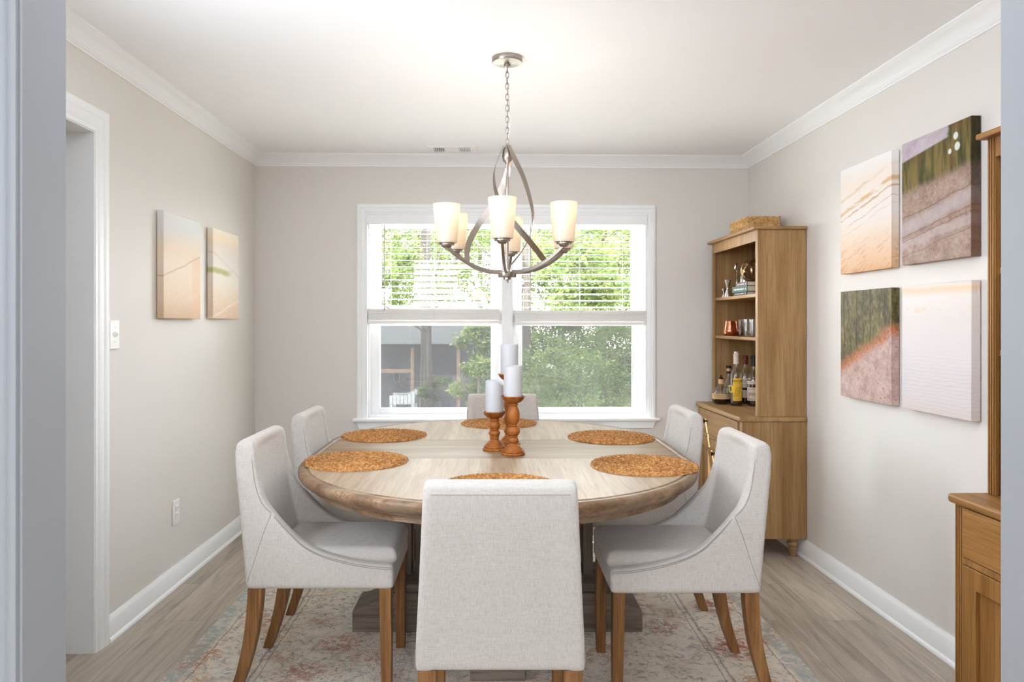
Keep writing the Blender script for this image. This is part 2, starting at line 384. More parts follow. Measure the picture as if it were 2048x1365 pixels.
# ---- canvas prints: every canvas is modelled with x across, z up, y into the wall (origin at its centre)
def canvas_mat(kind, w, h):
    g = G('canvas_print_' + kind); v = g.obj(); x, y, z = g.sep(v)[:3]
    u = g.plus(g.math('DIVIDE', x, w), .5); t = g.plus(g.math('DIVIDE', z, h), .5)
    n1 = g.noise(v, 4, 5, .6); n2 = g.noise(v, 18, 5, .65); n3 = g.noise(v, 90, 3, .7)
    tw = g.plus(t, g.mul(g.math('SUBTRACT', n1, .5), .10))
    def sl(a): return g.plus(tw, g.mul(g.math('SUBTRACT', u, .5), a))
    def band(q, c, wd): return g.math('SUBTRACT', 1.0, g.ss(g.math('ABSOLUTE', g.math('SUBTRACT', q, c)), wd*.25, wd))
    if kind == 'sand_peach':
        col = g.ramp(tw, [(.0, rgb(204, 174, 144)), (.22, rgb(220, 197, 172)), (.5, rgb(225, 209, 190)), (.66, rgb(227, 208, 185)), (.76, rgb(222, 211, 199)), (.86, rgb(217, 217, 213)), (1, rgb(224, 225, 222))])
        col = g.mix(g.mul(g.mul(g.ss(u, .72, .80), g.math('SUBTRACT', 1.0, g.ss(t, .60, .66))), .4), col, rgb(222, 182, 144))
        col = g.mix(g.mul(band(sl(-.25), .52, .012), .5), col, rgb(178, 150, 120))
        col = g.mix(g.mul(g.mul(g.ss(n3, .5, .7), g.math('SUBTRACT', 1.0, g.ss(t, .15, .5))), .28), col, rgb(176, 134, 98))
    elif kind == 'sand_green':
        col = g.ramp(tw, [(.0, rgb(216, 190, 166)), (.2, rgb(222, 202, 180)), (.45, rgb(224, 216, 202)), (.52, rgb(222, 218, 208)), (.68, rgb(222, 216, 206)), (.84, rgb(228, 214, 196)), (.88, rgb(238, 218, 192)), (1, rgb(240, 230, 214))])
        col = g.mix(g.mul(g.mul(band(tw, .53, .045), g.math('SUBTRACT', 1.0, g.ss(u, .45, .8))), .9), col, rgb(176, 172, 110))
        col = g.mix(g.mul(band(sl(.22), .62, .02), .35), col, rgb(200, 182, 156))
        col = g.mix(g.mul(band(sl(-.2), .12, .02), .5), col, rgb(240, 224, 204))
        col = g.mix(g.mul(g.mul(g.ss(n3, .5, .72), g.math('SUBTRACT', 1.0, g.ss(t, .2, .45))), .4), col, rgb(176, 146, 116))
    elif kind == 'shore_gold':
        col = g.ramp(tw, [(.0, rgb(206, 164, 124)), (.14, rgb(218, 184, 152)), (.34, rgb(224, 206, 188)), (.5, rgb(228, 222, 216)), (.72, rgb(236, 226, 216)), (.82, rgb(238, 226, 214)), (1, rgb(240, 240, 238))])
        q = g.plus(sl(-.22), g.mul(g.math('SUBTRACT', n1, .5), .05))
        for c, wd, cc, k in ((.66, .03, rgb(212, 168, 110), .8), (.60, .014, rgb(190, 144, 96), .75), (.79, .022, rgb(220, 186, 142), .55), (.52, .007, rgb(176, 142, 112), .5), (.46, .006, rgb(186, 156, 128), .4)):
            col = g.mix(g.mul(g.mul(band(q, c, wd), g.ss(g.noise(g.map(v, (1.2, 1, 8)), 5, 3), .34, .56)), k), col, cc)
        rip = g.ss(g.noise(g.map(g.map(v, rot=(0, R(24), 0)), (16, 40, 85)), 1, 4, .6), .48, .66)
        col = g.mix(g.mul(g.mul(rip, g.math('SUBTRACT', 1.0, g.ss(t, .12, .42))), .45), col, rgb(176, 126, 80))
    elif kind == 'dusk_shore':
        st = g.noise(g.map(v, (34, 30, 5)), 1, 4, .6)
        forest = g.ramp(st, [(.3, rgb(46, 44, 26)), (.46, rgb(84, 80, 40)), (.58, rgb(122, 106, 60)), (.72, rgb(140, 110, 66))])
        forest = g.mix(g.ss(n1, .5, .62), forest, rgb(112, 78, 50))
        sand = g.ramp(g.plus(g.mul(n2, .55), g.mul(n3, .45)), [(.3, rgb(118, 92, 80)), (.48, rgb(156, 130, 116)), (.7, rgb(186, 166, 156))])
        q = sl(-.10)
        col = g.mix(g.ss(q, .58, .66), sand, forest)
        col = g.mix(g.mul(g.math('SUBTRACT', 1.0, g.ss(g.math('ABSOLUTE', g.math('SUBTRACT', sl(-.16), .37)), .02, .09)), .6), col, rgb(186, 176, 178))
        col = g.mix(g.mul(g.math('SUBTRACT', 1.0, g.ss(g.math('ABSOLUTE', g.math('SUBTRACT', sl(-.10), .22)), .02, .05)), .45), col, rgb(190, 180, 178))
        for c, wd in ((.30, .008), (.26, .006), (.45, .009), (.14, .006)):
            col = g.mix(g.mul(band(sl(-.14), c, wd), .6), col, rgb(120, 84, 70))
        sky = g.mul(g.ss(g.plus(t, g.mul(u, -.10)), .835, .855), g.math('SUBTRACT', 1.0, g.ss(g.plus(u, g.mul(g.math('SUBTRACT', n2, .5), .2)), .66, .72)))
        col = g.mix(g.mul(sky, .92), col, g.ramp(n2, [(.3, rgb(176, 160, 172)), (.7, rgb(208, 200, 208))]))
        for cx, cz, rr in ((.80, .90, .030), (.82, .82, .034), (.72, .80, .022)):
            dd = g.math('SQRT', g.plus(g.math('POWER', g.mul(g.math('SUBTRACT', u, cx), w), 2.0), g.math('POWER', g.mul(g.math('SUBTRACT', t, cz), h), 2.0)))
            col = g.mix(g.math('SUBTRACT', 1.0, g.ss(dd, rr*.35, rr*.55)), col, rgb(216, 218, 212))
        col = g.mix(g.mul(g.ss(u, .985, 1.0), .75), col, g.mix(g.ss(t, .3, .62), rgb(96, 62, 42), rgb(30, 26, 16)))  # near wrap side: dark print, with the shade of the unlit side painted in
    elif kind == 'wood_path':
        leaf = g.ramp(g.plus(g.mul(g.noise(g.map(v, (70, 60, 34)), 1, 5, .65), .6), g.mul(g.noise(g.map(v, (22, 20, 6)), 1, 4, .6), .4)), [(.34, rgb(48, 44, 28)), (.46, rgb(84, 76, 48)), (.56, rgb(116, 106, 70)), (.68, rgb(158, 138, 100))])
        leaf = g.mix(g.mul(g.ss(g.noise(v, 9, 3), .5, .7), .6), leaf, rgb(116, 114, 62))
        tr = g.math('SUBTRACT', 1.0, g.ss(g.math('ABSOLUTE', g.math('SUBTRACT', g.math('FRACT', g.plus(g.mul(u, 3.7), g.mul(n1, .25))), .4)), .02, .05))
        leaf = g.mix(g.mul(tr, g.mul(g.ss(t, .4, .55), .75)), leaf, rgb(58, 52, 40))
        q = g.plus(g.plus(t, g.mul(u, -.36)), g.plus(-.08, g.mul(g.math('SUBTRACT', n2, .5), .16)))
        rust = g.ramp(n3, [(.3, rgb(140, 78, 48)), (.6, rgb(196, 130, 92))])
        ground = g.ramp(g.plus(g.mul(n2, .6), g.mul(n3, .4)), [(.3, rgb(150, 118, 110)), (.5, rgb(188, 160, 151)), (.7, rgb(212, 190, 181))])
        chip = g.ss(g.voro(g.map(v, (1, 1, 2.2)), 34), .10, .05)
        chip = g.math('SUBTRACT', 1.0, g.ss(g.voro(g.map(v, (1, 1, 2.2)), 26), .14, .22))
        ground = g.mix(g.mul(chip, g.mul(g.ss(n2, .45, .6), .8)), ground, rgb(140, 60, 48))
        col = g.mix(g.ss(q, .10, .20), ground, rust); col = g.mix(g.ss(q, .17, .30), col, leaf)
    else:
        col = g.ramp(tw, [(.0, rgb(212, 200, 194)), (.12, rgb(214, 206, 206)), (.4, rgb(218, 211, 211)), (.7, rgb(222, 214, 211)), (.9, rgb(228, 220, 214)), (.955, rgb(228, 202, 172)), (.985, rgb(232, 218, 204)), (1, rgb(220, 212, 206))])
        rip = g.ss(g.wave(g.map(v, (.5, 1, 1)), 22, 5, 3, 1.5, dir='Z'), .6, .95)
        col = g.mix(g.mul(g.mul(rip, g.math('SUBTRACT', 1.0, g.ss(t, .25, .6))), .22), col, rgb(186, 172, 164))
        col = g.mix(g.mul(g.mul(band(tw, .80, .03), g.ss(n2, .5, .62)), .5), col, rgb(226, 196, 156))
    return g.done(g.pbr(col, .6, normal=g.bump(g.noise(v, 600, 1), .1, .001), spec=.25))

# ---- outdoors
def leafmat(name, a, b, c, tr=.5):
    g = G(name); n = g.noise(g.obj(), 3.0, 3, .6); n2 = g.noise(g.obj(), 40, 1)
    col = g.ramp(g.plus(g.mul(n, .6), g.mul(n2, .4)), [(.35, a), (.5, b), (.66, c)])
    d = g.n('ShaderNodeBsdfDiffuse'); g.put(d.inputs[0], col)
    t = g.n('ShaderNodeBsdfTranslucent'); g.put(t.inputs[0], g.mix(.5, col, rgb(132, 138, 84)))
    m = g.n('ShaderNodeMixShader'); m.inputs[0].default_value = tr; g.put(m.inputs[1], d.outputs[0]); g.put(m.inputs[2], t.outputs[0])
    return g.done(m.outputs[0])
M['leaf'] = leafmat('bright_leaves', rgb(44, 58, 30), rgb(72, 87, 48), rgb(106, 115, 72))
M['leaf2'] = leafmat('deep_leaves', rgb(44, 56, 33), rgb(68, 83, 50), rgb(102, 114, 72), .4)
M['bark'] = wood('tree_bark', rgb(36, 32, 28), rgb(60, 54, 48), rgb(84, 78, 70), 'Z', .5, .9, .6)
M['soil'] = painted('ground_soil', rgb(70, 66, 50), .95, 20, .5)
M['shingle'] = painted('grey_shingle', rgb(38, 37, 37), .9, 40, .4)
M['slab_pale'] = painted('pale_bounce_slab', rgb(226, 222, 214), .9, 20, .3)  # kept pale so the added slab outside reflects daylight
M['siding'] = painted('grey_siding', rgb(74, 72, 73), .8, 30, .2)
M['beam'] = plain('tan_beam', rgb(104, 86, 66), .7)
M['whitewood'] = plain('white_painted_wood', rgb(120, 120, 118), .6)
# ------------------------------------------------------------------ the room
XL, ZC = -1.56, 2.395
BA = atan2(.078, 3.268); BY = 4.897               # back wall: its angle and its distance at x = 0
RA = .0172; RX = 1.7932                           # right wall: x = RX - RA*y
def BU(px, v=0.0):                                # pixel column -> local u on the back wall (v behind its face)
    k = (px - CX)/F; s, c = sin(BA), cos(BA)
    return (k*(BY + v*c) + v*s)/(c - k*s)
def BZ(px, py, v=0.0): return PZ(py, BY + BU(px, v)*sin(BA) + v)
BACK = dict(loc=(0, BY, 0), rotz=BA)

struct(MB().box(-3.2, 2.1, -2.6, 5.15, -.12, 0).build('floor', M['floor']))
struct(MB().box(-3.2, 2.1, -2.6, 5.15, ZC, ZC+.12).build('ceiling', M['ceil']))
# back wall with its window opening
W0, W1 = BU(735), BU(1290); WZ0, WZ1 = .640, PZ(430, 4.9)
b = MB(); b.box(-3.2, W0, 0, .16, 0, ZC).box(W1, 2.1, 0, .16, 0, ZC).box(W0, W1, 0, .16, 0, WZ0).box(W0, W1, 0, .16, WZ1, ZC)
struct(b.build('wall_back', M['wall'], **BACK))
# right wall
struct(MB().box(0, .14, -2.6, 5.2, 0, ZC).build('wall_right', M['wall'], loc=(RX, 0, 0), rotz=RA))
# left wall with its doorway
D0, D1, DZ = 2.04, 2.885, 2.035
b = MB().box(XL-.16, XL, 1.2, D0-.012, 0, ZC).box(XL-.16, XL, D1+.012, 5.1, 0, ZC).box(XL-.16, XL, D0-.012, D1+.012, DZ+.012, ZC)
struct(b.build('wall_left', M['wall']))
# near wall with the cased opening one looks through
O0, O1, OZ, NY0, NY1 = -.751, .895, 2.10, 1.185, 1.30
b = MB().box(-3.2, O0-.012, NY0, NY1, 0, ZC).box(O1+.012, 2.1, NY0, NY1, 0, ZC).box(O0-.012, O1+.012, NY0, NY1, OZ+.012, ZC)
struct(b.build('wall_front', M['wall']))
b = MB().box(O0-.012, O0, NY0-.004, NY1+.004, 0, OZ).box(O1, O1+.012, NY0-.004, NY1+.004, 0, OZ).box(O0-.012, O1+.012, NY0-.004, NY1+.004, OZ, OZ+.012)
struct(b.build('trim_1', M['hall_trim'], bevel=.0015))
# hall behind the camera, and the passage beyond the left doorway
struct(MB().box(-3.2, 2.1, -2.7, -2.6, 0, ZC).build('wall_hall', M['hall_wall']))
struct(MB().box(-3.3, -3.2, -2.7, 5.2, 0, ZC).build('wall_side', M['hall_wall']))

def casing_prof(w, t):                            # molded casing: (across, out) from its inner to its outer edge
    return [(0, 0), (0, t*.55), (.006, t*.62), (w*.16, t*.62), (w*.2, t*.5), (w*.26, t*.72), (w*.55, t*.85), (w*.62, t*.72), (w*.68, t*.95), (w*.9, t), (w, t*.85), (w, 0)]
def run(mb, prof, path, frames):                  # sweep with mitred corners
    mb.sweep(path, frames, prof)
# hall side casing of the opening
def case_u(mb, x0, x1, z1, w, t, mp):
    """upside-down U of casing around an opening; mp(across, out, z)"""
    pr = casing_prof(w, t)
    for side in (0, 1):
        vs = []
        for a, o in pr:
            xx = x0 - a if side == 0 else x1 + a
            vs.append((xx, o, 0.0)); 
        top = [(x0 - a if side == 0 else x1 + a, o, z1 + a) for a, o in pr]
        n = len(pr); V = [mp(*p) for p in vs + top]
        mb.add(V, [tuple(range(n)), tuple(range(n, 2*n))] + [(k, (k+1) % n, n+(k+1) % n, n+k) for k in range(n)])
    L = [mp(x0 - a, o, z1 + a) for a, o in pr]; Rr = [mp(x1 + a, o, z1 + a) for a, o in pr]; n = len(pr)
    mb.add(L + Rr, [tuple(range(n)), tuple(range(n, 2*n))] + [(k, (k+1) % n, n+(k+1) % n, n+k) for k in range(n)])
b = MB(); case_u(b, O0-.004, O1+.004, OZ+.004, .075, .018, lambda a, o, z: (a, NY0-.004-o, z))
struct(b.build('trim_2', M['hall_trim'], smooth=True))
b = MB(); case_u(b, D0-.004, D1+.004, DZ+.004, .092, .02, lambda a, o, z: (XL+o, a, z))
b.box(XL-.17, XL+.006, D1, D1+.012, 0, DZ); b.box(XL-.17, XL+.006, D0-.012, D0, 0, DZ); b.box(XL-.17, XL+.006, D0-.012, D1+.012, DZ, DZ+.012)
struct(b.build('trim_3', M['trim'], smooth=True))

# crown moulding (projection, drop from ceiling)
crown = [(0, 0), (.075, 0), (.075, -.007), (.066, -.011), (.062, -.016), (.050, -.021), (.036, -.031), (.025, -.042), (.017, -.050), (.015, -.054), (.012, -.056), (.012, -.060), (.006, -.064), (.006, -.072), (0, -.072)]
def crown_run(name, mp, a0, a1, m0=1, m1=1):
    n = len(crown); V = [mp(a0 + p*m0, p, ZC + q) for p, q in crown] + [mp(a1 - p*m1, p, ZC + q) for p, q in crown]
    b = MB().add(V, [tuple(range(n)), tuple(range(n, 2*n))] + [(k, (k+1) % n, n+(k+1) % n, n+k) for k in range(n)])
    return b
xr = lambda y: RX - RA*y
struct(crown_run('l', lambda a, p, z: (XL+p, a, z), 1.30, 4.86).build('trim_4', M['trim'], smooth=True))
struct(crown_run('r', lambda a, p, z: (xr(a)-p, a, z), 1.30, 4.938).build('trim_5', M['trim'], smooth=True))
struct(crown_run('b', lambda a, p, z: (a, 4.897+a*.02387-p, z), -1.56, 1.708).build('trim_6', M['trim'], smooth=True))

# baseboards with a shoe
bb = [(0, 0), (.024, 0), (.024, .008), (.021, .014), (.015, .018), (.015, .078), (.012, .084), (.011, .09), (.006, .095), (.005, .102), (0, .102)]
def base_run(mp, a0, a1):
    n = len(bb); V = [mp(a0, p, z) for p, z in bb] + [mp(a1, p, z) for p, z in bb]
    return MB().add(V, [tuple(range(n)), tuple(range(n, 2*n))] + [(k, (k+1) % n, n+(k+1) % n, n+k) for k in range(n)])
struct(base_run(lambda a, p, z: (XL+p, a, z), D1+.097, 4.86).build('baseboard_left', M['trim'], smooth=True))
struct(base_run(lambda a, p, z: (xr(a)-p, a, z), 1.30, 4.938).build('baseboard_right', M['trim'], smooth=True))
struct(base_run(lambda a, p, z: (a, 4.897+a*.02387-p, z), -1.56, 1.708).build('baseboard_back', M['trim'], smooth=True))

# ------------------------------------------------------------------ windows
SZ = PZ(836, 4.89)                                # top of the stool
# casing, centre mullion, stool and apron
b = MB(); cp = casing_prof(BU(735)-BU(715), .022)
case_u(b, W0, W1, WZ1, BU(735)-BU(715), .022, lambda a, o, z: (a, -o, max(z, SZ)))
b.box(BU(1003), BU(1025), -.012, .10, SZ, WZ1); b.box(BU(1007), BU(1011), -.016, 0, SZ, WZ1); b.box(BU(1017), BU(1021), -.016, 0, SZ, WZ1)
struct(b.build('trim_7', M['trim'], smooth=True, **BACK))
b = MB(); u0, u1 = BU(708), BU(1316)
b.prism([(-.055, SZ-.016), (-.05, SZ-.020), (.10, SZ-.020), (.10, SZ), (-.05, SZ), (-.055, SZ-.004)], u0, u1, lambda u, v, a: (a, u, v))
ua, ub = BU(713), BU(1311)
b.prism([(ua+.02, SZ-.072), (ub-.02, SZ-.072), (ub, SZ-.021), (ua, SZ-.021)], -.018, 0, lambda u, v, a: (u, a, v))
struct(b.build('trim_8', M['trim'], bevel=.002, **BACK))

def window(num, j0, j1, g0, g1):
    """j: jamb pixel columns, g: glass pixel columns"""
    V = .085; a0, a1 = BU(j0, V), BU(j1, V); q0, q1 = BU(g0, V), BU(g1, V)
    zt, zb = PZ(446, 4.98), SZ - .0
    g1b, g1t = PZ(816, 4.98), PZ(652, 4.98); g2b, g2t = PZ(640, 5.02), PZ(458, 5.02)
    fr = MB(); fw = .028
    lo, hi = BU(j0, .03), BU(j1, .03)
    fr.box(lo-.03, a0+fw*.6, .03, .15, zb, WZ1).box(a1-fw*.6, hi+.03, .03, .15, zb, WZ1).box(lo-.03, hi+.03, .03, .15, zt+.01, WZ1).box(lo-.03, hi+.03, .03, .15, zb-.03, zb+.016)
    o = fr.build('window_%d' % num, M['vinyl'], bevel=.002, **BACK); struct(o)
    def sash(nm, y0, y1, zb_, zt_, gb, gt):
        s = MB(); s.box(a0+.012, q0, y0, y1, zb_, zt_).box(q1, a1-.012, y0, y1, zb_, zt_).box(q0, q1, y0, y1, zb_, gb).box(q0, q1, y0, y1, gt, zt_)
        s.box(q0, q0+.004, y0+.01, y1, gb, gt).box(q1-.004, q1, y0+.01, y1, gb, gt)
        r = s.build('sash', M['vinyl'], o, bevel=.003)
        MB().box(q0, q1, (y0+y1)/2-.002, (y0+y1)/2+.002, gb, gt).build('pane', M['pane'], r)
    sash('lower_sash', .07, .10, zb+.008, g1t+.03, g1b, g1t)
    sash('upper_sash', .105, .135, g2b-.03, zt+.01, g2b, g2t)
    MB().box(q0-.03, q1+.03, .141, .1425, g1b-.03, g1t+.03).build('insect_screen', M['screen'], o)
    return o
window(1, 737, 1002, 760, 983)
window(2, 1026, 1289, 1043, 1265)

# ------------------------------------------------------------------ blinds
def blind(p0, p1, wand_px, lab, ytop_stack, ybot):
    u0, u1 = BU(p0), BU(p1); rng = random.Random(p0)
    t = thing('window_blind', lab, 'blind', (0, BY, PZ(440, 4.9)), BA, 'white blinds on the two windows'); z0 = t.location.z
    zt, zb = PZ(449, 4.88), WZ1-.005
    def Z(z): return z - z0
    b = MB().box(u0-.004, u1+.004, -.030, -.020, Z(zt), Z(zb+.004)).box(u0-.004, u0+.006, -.02, .03, Z(zt), Z(zb+.004)).box(u1-.006, u1+.004, -.02, .03, Z(zt), Z(zb+.004))
    b.box(u0-.004, u1+.004, -.033, -.02, Z(zb-.002), Z(zb+.004))
    b.build('valance', M['trim'], t, bevel=.002)
    MB().box(u0+.01, u1-.01, -.012, .028, Z(zt+.006), Z(zb)).build('headrail', M['trim'], t)
    zs, ze = PZ(456.5, 4.9), PZ(ytop_stack-6, 4.9); n = 13; b = MB()
    for i in range(n):
        z = zs + (ze-zs)*i/(n-1); tl = .125
        yc = .012; hw = .025
        pts = []
        for k in range(5):
            q = -1 + k*.5; pts.append((yc + q*hw, z + q*hw*tl + .0022*(1-q*q)))
        V = [(u0+.004, y, Z(zz)) for y, zz in pts] + [(u0+.004, y, Z(zz-.0022)) for y, zz in reversed(pts)]
        V2 = [(u1-.004, y, zz) for _, y, zz in V]; m = len(V)
        b.add(V + V2, [tuple(range(m)), tuple(range(m, 2*m))] + [(k, (k+1) % m, m+(k+1) % m, m+k) for k in range(m)])
    b.build('slats', M['slat'], t)
    # bunched slats
    z1, z2 = PZ(ytop_stack, 4.88), PZ(ybot-7, 4.88); b = MB(); k = 7
    for i in range(k):
        zz = z2 + (z1-z2)*(i+.5)/k; h = (z1-z2)/k*.485; e = rng.uniform(-.003, .003); w = rng.uniform(-.002, .002)
        b.box(u0+.002+e, u1-.002+e, -.018+w, .034+w, Z(zz-h), Z(zz+h))
    b.build('gathered_slats', M['slat'], t, bevel=.0015)
    MB().box(u0, u1, -.020, .036, Z(PZ(ybot, 4.88)), Z(z2-.001)).build('bottom_rail', M['slat'], t, bevel=.003)
    for f in (.17, .5, .83):
        u = u0 + (u1-u0)*f
        b = MB()
        for yy in (-.016, .036): b.tube([(u, yy, Z(zt)), (u, yy, Z(z1))], .0009, 5)
        pts = [(u + .011*sin(i*2.1+f*9), -.0225 - .002*cos(i*1.3), Z(z1 - (z1-z2)*i/14)) for i in range(15)]
        b.tube(pts, .0012, 5); b.tube([(p[0]*1+.006, p[1], p[2]) for p in pts[2:11]], .001, 5)
        b.build('ladder_cord', M['cord'], t)
    u = BU(wand_px, -.03)
    MB().tube([(u, -.036, Z(zt-.004)), (u, -.036, Z(PZ(622, 4.87)))], .0035, 8).build('tilt_wand', M['wand'], t)
blind(736, 1000, 769, 'white slatted blind drawn half up on the left window', 618, 648)
blind(1028, 1292, 1061, 'white slatted blind drawn half up on the right window, next to the cabinet', 621, 651)

# ------------------------------------------------------------------ small wall and ceiling fittings
t = thing('light_switch', 'white single toggle switch plate beside the left doorway', 'light switch', (XL, 3.046, 1.243), R(90))
MB().box(-.037, .037, -.006, 0, -.059, .059).build('wall_plate', M['plastic'], t, bevel=.002)
MB().add([(-.005,-.006,-.011),(.005,-.006,-.011),(.005,-.006,.011),(-.005,-.006,.011),(-.004,-.02,.004),(.004,-.02,.004),(.004,-.014,.012),(-.004,-.014,.012)], [(0,1,5,4),(1,2,6,5),(2,3,7,6),(3,0,4,7),(4,5,6,7)]).build('toggle', M['plastic'], t)
for z in (-.03, .03): MB().ball((0, -.006, z), .003, .5, 8, 6).build('screw', M['slot'], t)
t = thing('wall_outlet', 'white double wall outlet low on the left wall', 'outlet', (XL, 3.64, .361), R(90))
MB().box(-.037, .037, -.006, 0, -.059, .059).build('wall_plate', M['plastic'], t, bevel=.002)
for z in (-.018, .018):
    o = MB().box(-.016, .016, -.009, -.005, z-.015, z+.015).build('socket', M['plastic'], t, bevel=.002)
    MB().box(-.007, -.004, -.0095, -.0085, z-.002, z+.008).box(.004, .007, -.0095, -.0085, z-.002, z+.008).box(-.002, .002, -.0095, -.0085, z-.010, z-.006).build('slots', M['slot'], o)
vx, vy = PX(904, 4.68), 4.68
t = thing('ceiling_vent', 'white metal air vent in the ceiling near the window', 'vent', (vx, vy, ZC))
b = MB().box(-.155, .155, -.08, -.055, -.008, 0).box(-.155, .155, .055, .08, -.008, 0).box(-.155, -.115, -.055, .055, -.008, 0).box(.115, .155, -.055, .055, -.008, 0).box(-.045, .045, -.055, .055, -.008, 0)
b.build('frame', M['plastic'], t, bevel=.002)
MB().box(-.15, .15, -.07, .07, -.0012, -.0002).build('backing', M['dark'], t)
for s in (-1, 1):
    b = MB()
    for k in range(6):
        x = s*(.052 + k*.0115)
        b.add([(x-.004*s, -.055, -.007), (x+.003*s, -.055, -.0015), (x+.003*s, .055, -.0015), (x-.004*s, .055, -.007), (x-.0055*s, -.055, -.007), (x+.0015*s, -.055, -.0015), (x+.0015*s, .055, -.0015), (x-.0055*s, .055, -.007)],
              [(0,1,2,3),(4,5,6,7),(0,1,5,4),(2,3,7,6),(1,2,6,5),(3,0,4,7)])
    b.build('louver_grille', M['plastic'], t)
for x in (-.135, .135): MB().ball((x, 0, -.008), .004, .5, 8, 6).build('screw', M['slot'], t)

# ------------------------------------------------------------------ canvases
def canvas(kind, lab, loc, rz, w, h, td):
    t = thing('canvas_print', lab, 'picture', loc, rz, 'frameless canvas prints on the side walls')
    MB().box(-w/2, w/2, -td, -.004, -h/2, h/2).build('canvas', canvas_mat(kind, w, h), t, bevel=.002)
    MB().box(-w/2+.02, w/2-.02, -.006, 0, -h/2+.02, h/2-.02).build('stretcher', M['cork'], t)
canvas('sand_peach', 'peach sandy beach canvas on the left wall, nearer the doorway', (XL, 3.645, 1.564), R(90), .43, .503, .036)
canvas('sand_green', 'pale beach canvas with a faint green band on the left wall, nearer the window wall', (XL, 4.24, 1.564), R(90), .41, .497, .036)
def rcan(kind, lab, y0, y1, z0, z1, td):
    y = (y0+y1)/2; canvas(kind, lab, (xr(y), y, (z0+z1)/2), R(-90)+RA, y1-y0, z1-z0, td)
rcan('shore_gold', 'white and gold beach canvas, upper row, next to the open shelves', 3.156, 3.60, 1.527, 2.030, .038)
rcan('dusk_shore', 'dark brown and green shoreline canvas, upper row, nearest the front cabinet', 2.643, 3.077, 1.530, 2.033, .038)
rcan('wood_path', 'autumn woodland path canvas, lower row, next to the open shelves', 3.156, 3.60, .938, 1.443, .038)
rcan('pale_water', 'pale lilac misty water canvas, lower row, nearest the front cabinet', 2.643, 3.077, .938, 1.445, .038)
# ------------------------------------------------------------------ rug
RUGZ = .012
o = MB().box(-RUG_W/2, RUG_W/2, -RUG_L/2, RUG_L/2, 0, RUGZ).build('area_rug', M['rug'], loc=(-.006, 2.80, 0), bevel=.004)
tag(o, 'distressed cream rug with rust flowers and pale teal border under the dining table', 'rug')

# ------------------------------------------------------------------ table (origin on the floor below its centre; length along y)
TZ, TR, TH = .755, .765, .2315
TX, TY = .02, 3.158
t = thing('dining_table', 'round-ended washed oak dining table with a centre leaf and pedestal base', 'table', (TX, TY, RUGZ))
tz = TZ - RUGZ
prof = [(.040, 0), (.036, -.003), (.031, -.003), (.028, -.0005), (.014, -.0005), (.006, -.003), (.001, -.010), (0, -.018), (.002, -.027), (.008, -.036), (.016, -.042), (.024, -.046), (.026, -.050), (.034, -.051), (.052, -.053), (.060, -.054), (.060, -.080), (.085, -.080)]
def half(sgn, nm):
    N = 72; out = []
    arc = [(cos(pi*k/N), sin(pi*k/N)) for k in range(N+1)]
    def ring(ins, z): return [((TR-ins)*x, sgn*(TH + .0008 + (TR-ins)*y), tz+z) for x, y in arc]
    rim = MB(); rows = [ring(i, z) for i, z in prof]; n = N+1
    rim.add([p for r in rows for p in r], [(i*n+k, i*n+k+1, (i+1)*n+k+1, (i+1)*n+k) for i in range(len(rows)-1) for k in range(N)])
    top = MB().add(rows[0], [tuple(range(n))])
    top.add([(p[0], p[1], p[2]-.02) for p in rows[0]], [tuple(range(n))])
    top.add([rows[0][0], rows[0][-1], (rows[0][-1][0], rows[0][-1][1], tz-.05), (rows[0][0][0], rows[0][0][1], tz-.05)], [(0,1,2,3)])
    o = top.build('table_top', M['table_y'], t)
    rim.add(ring(.085, -.080), [tuple(range(n))])
    rim.build('table_edge', M['table_rim'], o, smooth=True)
half(-1, 'front'); half(1, 'rear')
b = MB(); w = TR - .040
b.box(-w, w, -TH+.0008, TH-.0008, tz-.02, tz-.0006)
o = b.build('leaf', M['table_x'], t)
b = MB()
for s in (-1, 1):
    V = [(s*(TR-i), -TH+.0008, tz+z) for i, z in prof] + [(s*(TR-i), TH-.0008, tz+z) for i, z in prof]; m = len(prof)
    b.add(V, [(k, k+1, m+k+1, m+k) for k in range(m-1)])
b.box(-(TR-.085), TR-.085, -TH, TH, tz-.079, tz-.06)
b.build('table_edge', M['table_rim'], o, smooth=True)
# pedestal
def ogee(L, h0, h1):
    pts = [(-L, 0), (L, 0), (L, h0)]
    for k in range(9):
        q = k/8; x = L - .012 - q*.15; z = h0 + .012 + (h1-h0-.012)*(.5-.5*cos(pi*q))**1.15; pts.append((x, z))
    return pts + [(-x, z) for x, z in reversed(pts[2:])]
b = MB(); b.prism(ogee(.60, .085, .150), -.10, .10, lambda u, v, a: (u, a, v)); b.build('foot', M['table_base'], t, bevel=.004)
b = MB(); b.prism(ogee(.52, .085, .149), -.099, .099, lambda u, v, a: (a, u, v)); b.build('foot', M['table_base'], t, bevel=.004)
MB().box(-.47, .47, -.16, .16, .1505, .183).box(-.45, .45, -.15, .15, .183, .213).build('plinth', M['table_base'], t, bevel=.005)
for sx in (-1, 1):
    for cxx in (.326, .383):
        b = MB(); b.box(sx*cxx-.021, sx*cxx+.021, -.036, .036, .214, tz-.082)
        b.box(sx*cxx-.0235, sx*cxx+.0235, -.042, .042, tz-.11, tz-.0815)
        b.build('column', M['table_post'], t, bevel=.003)

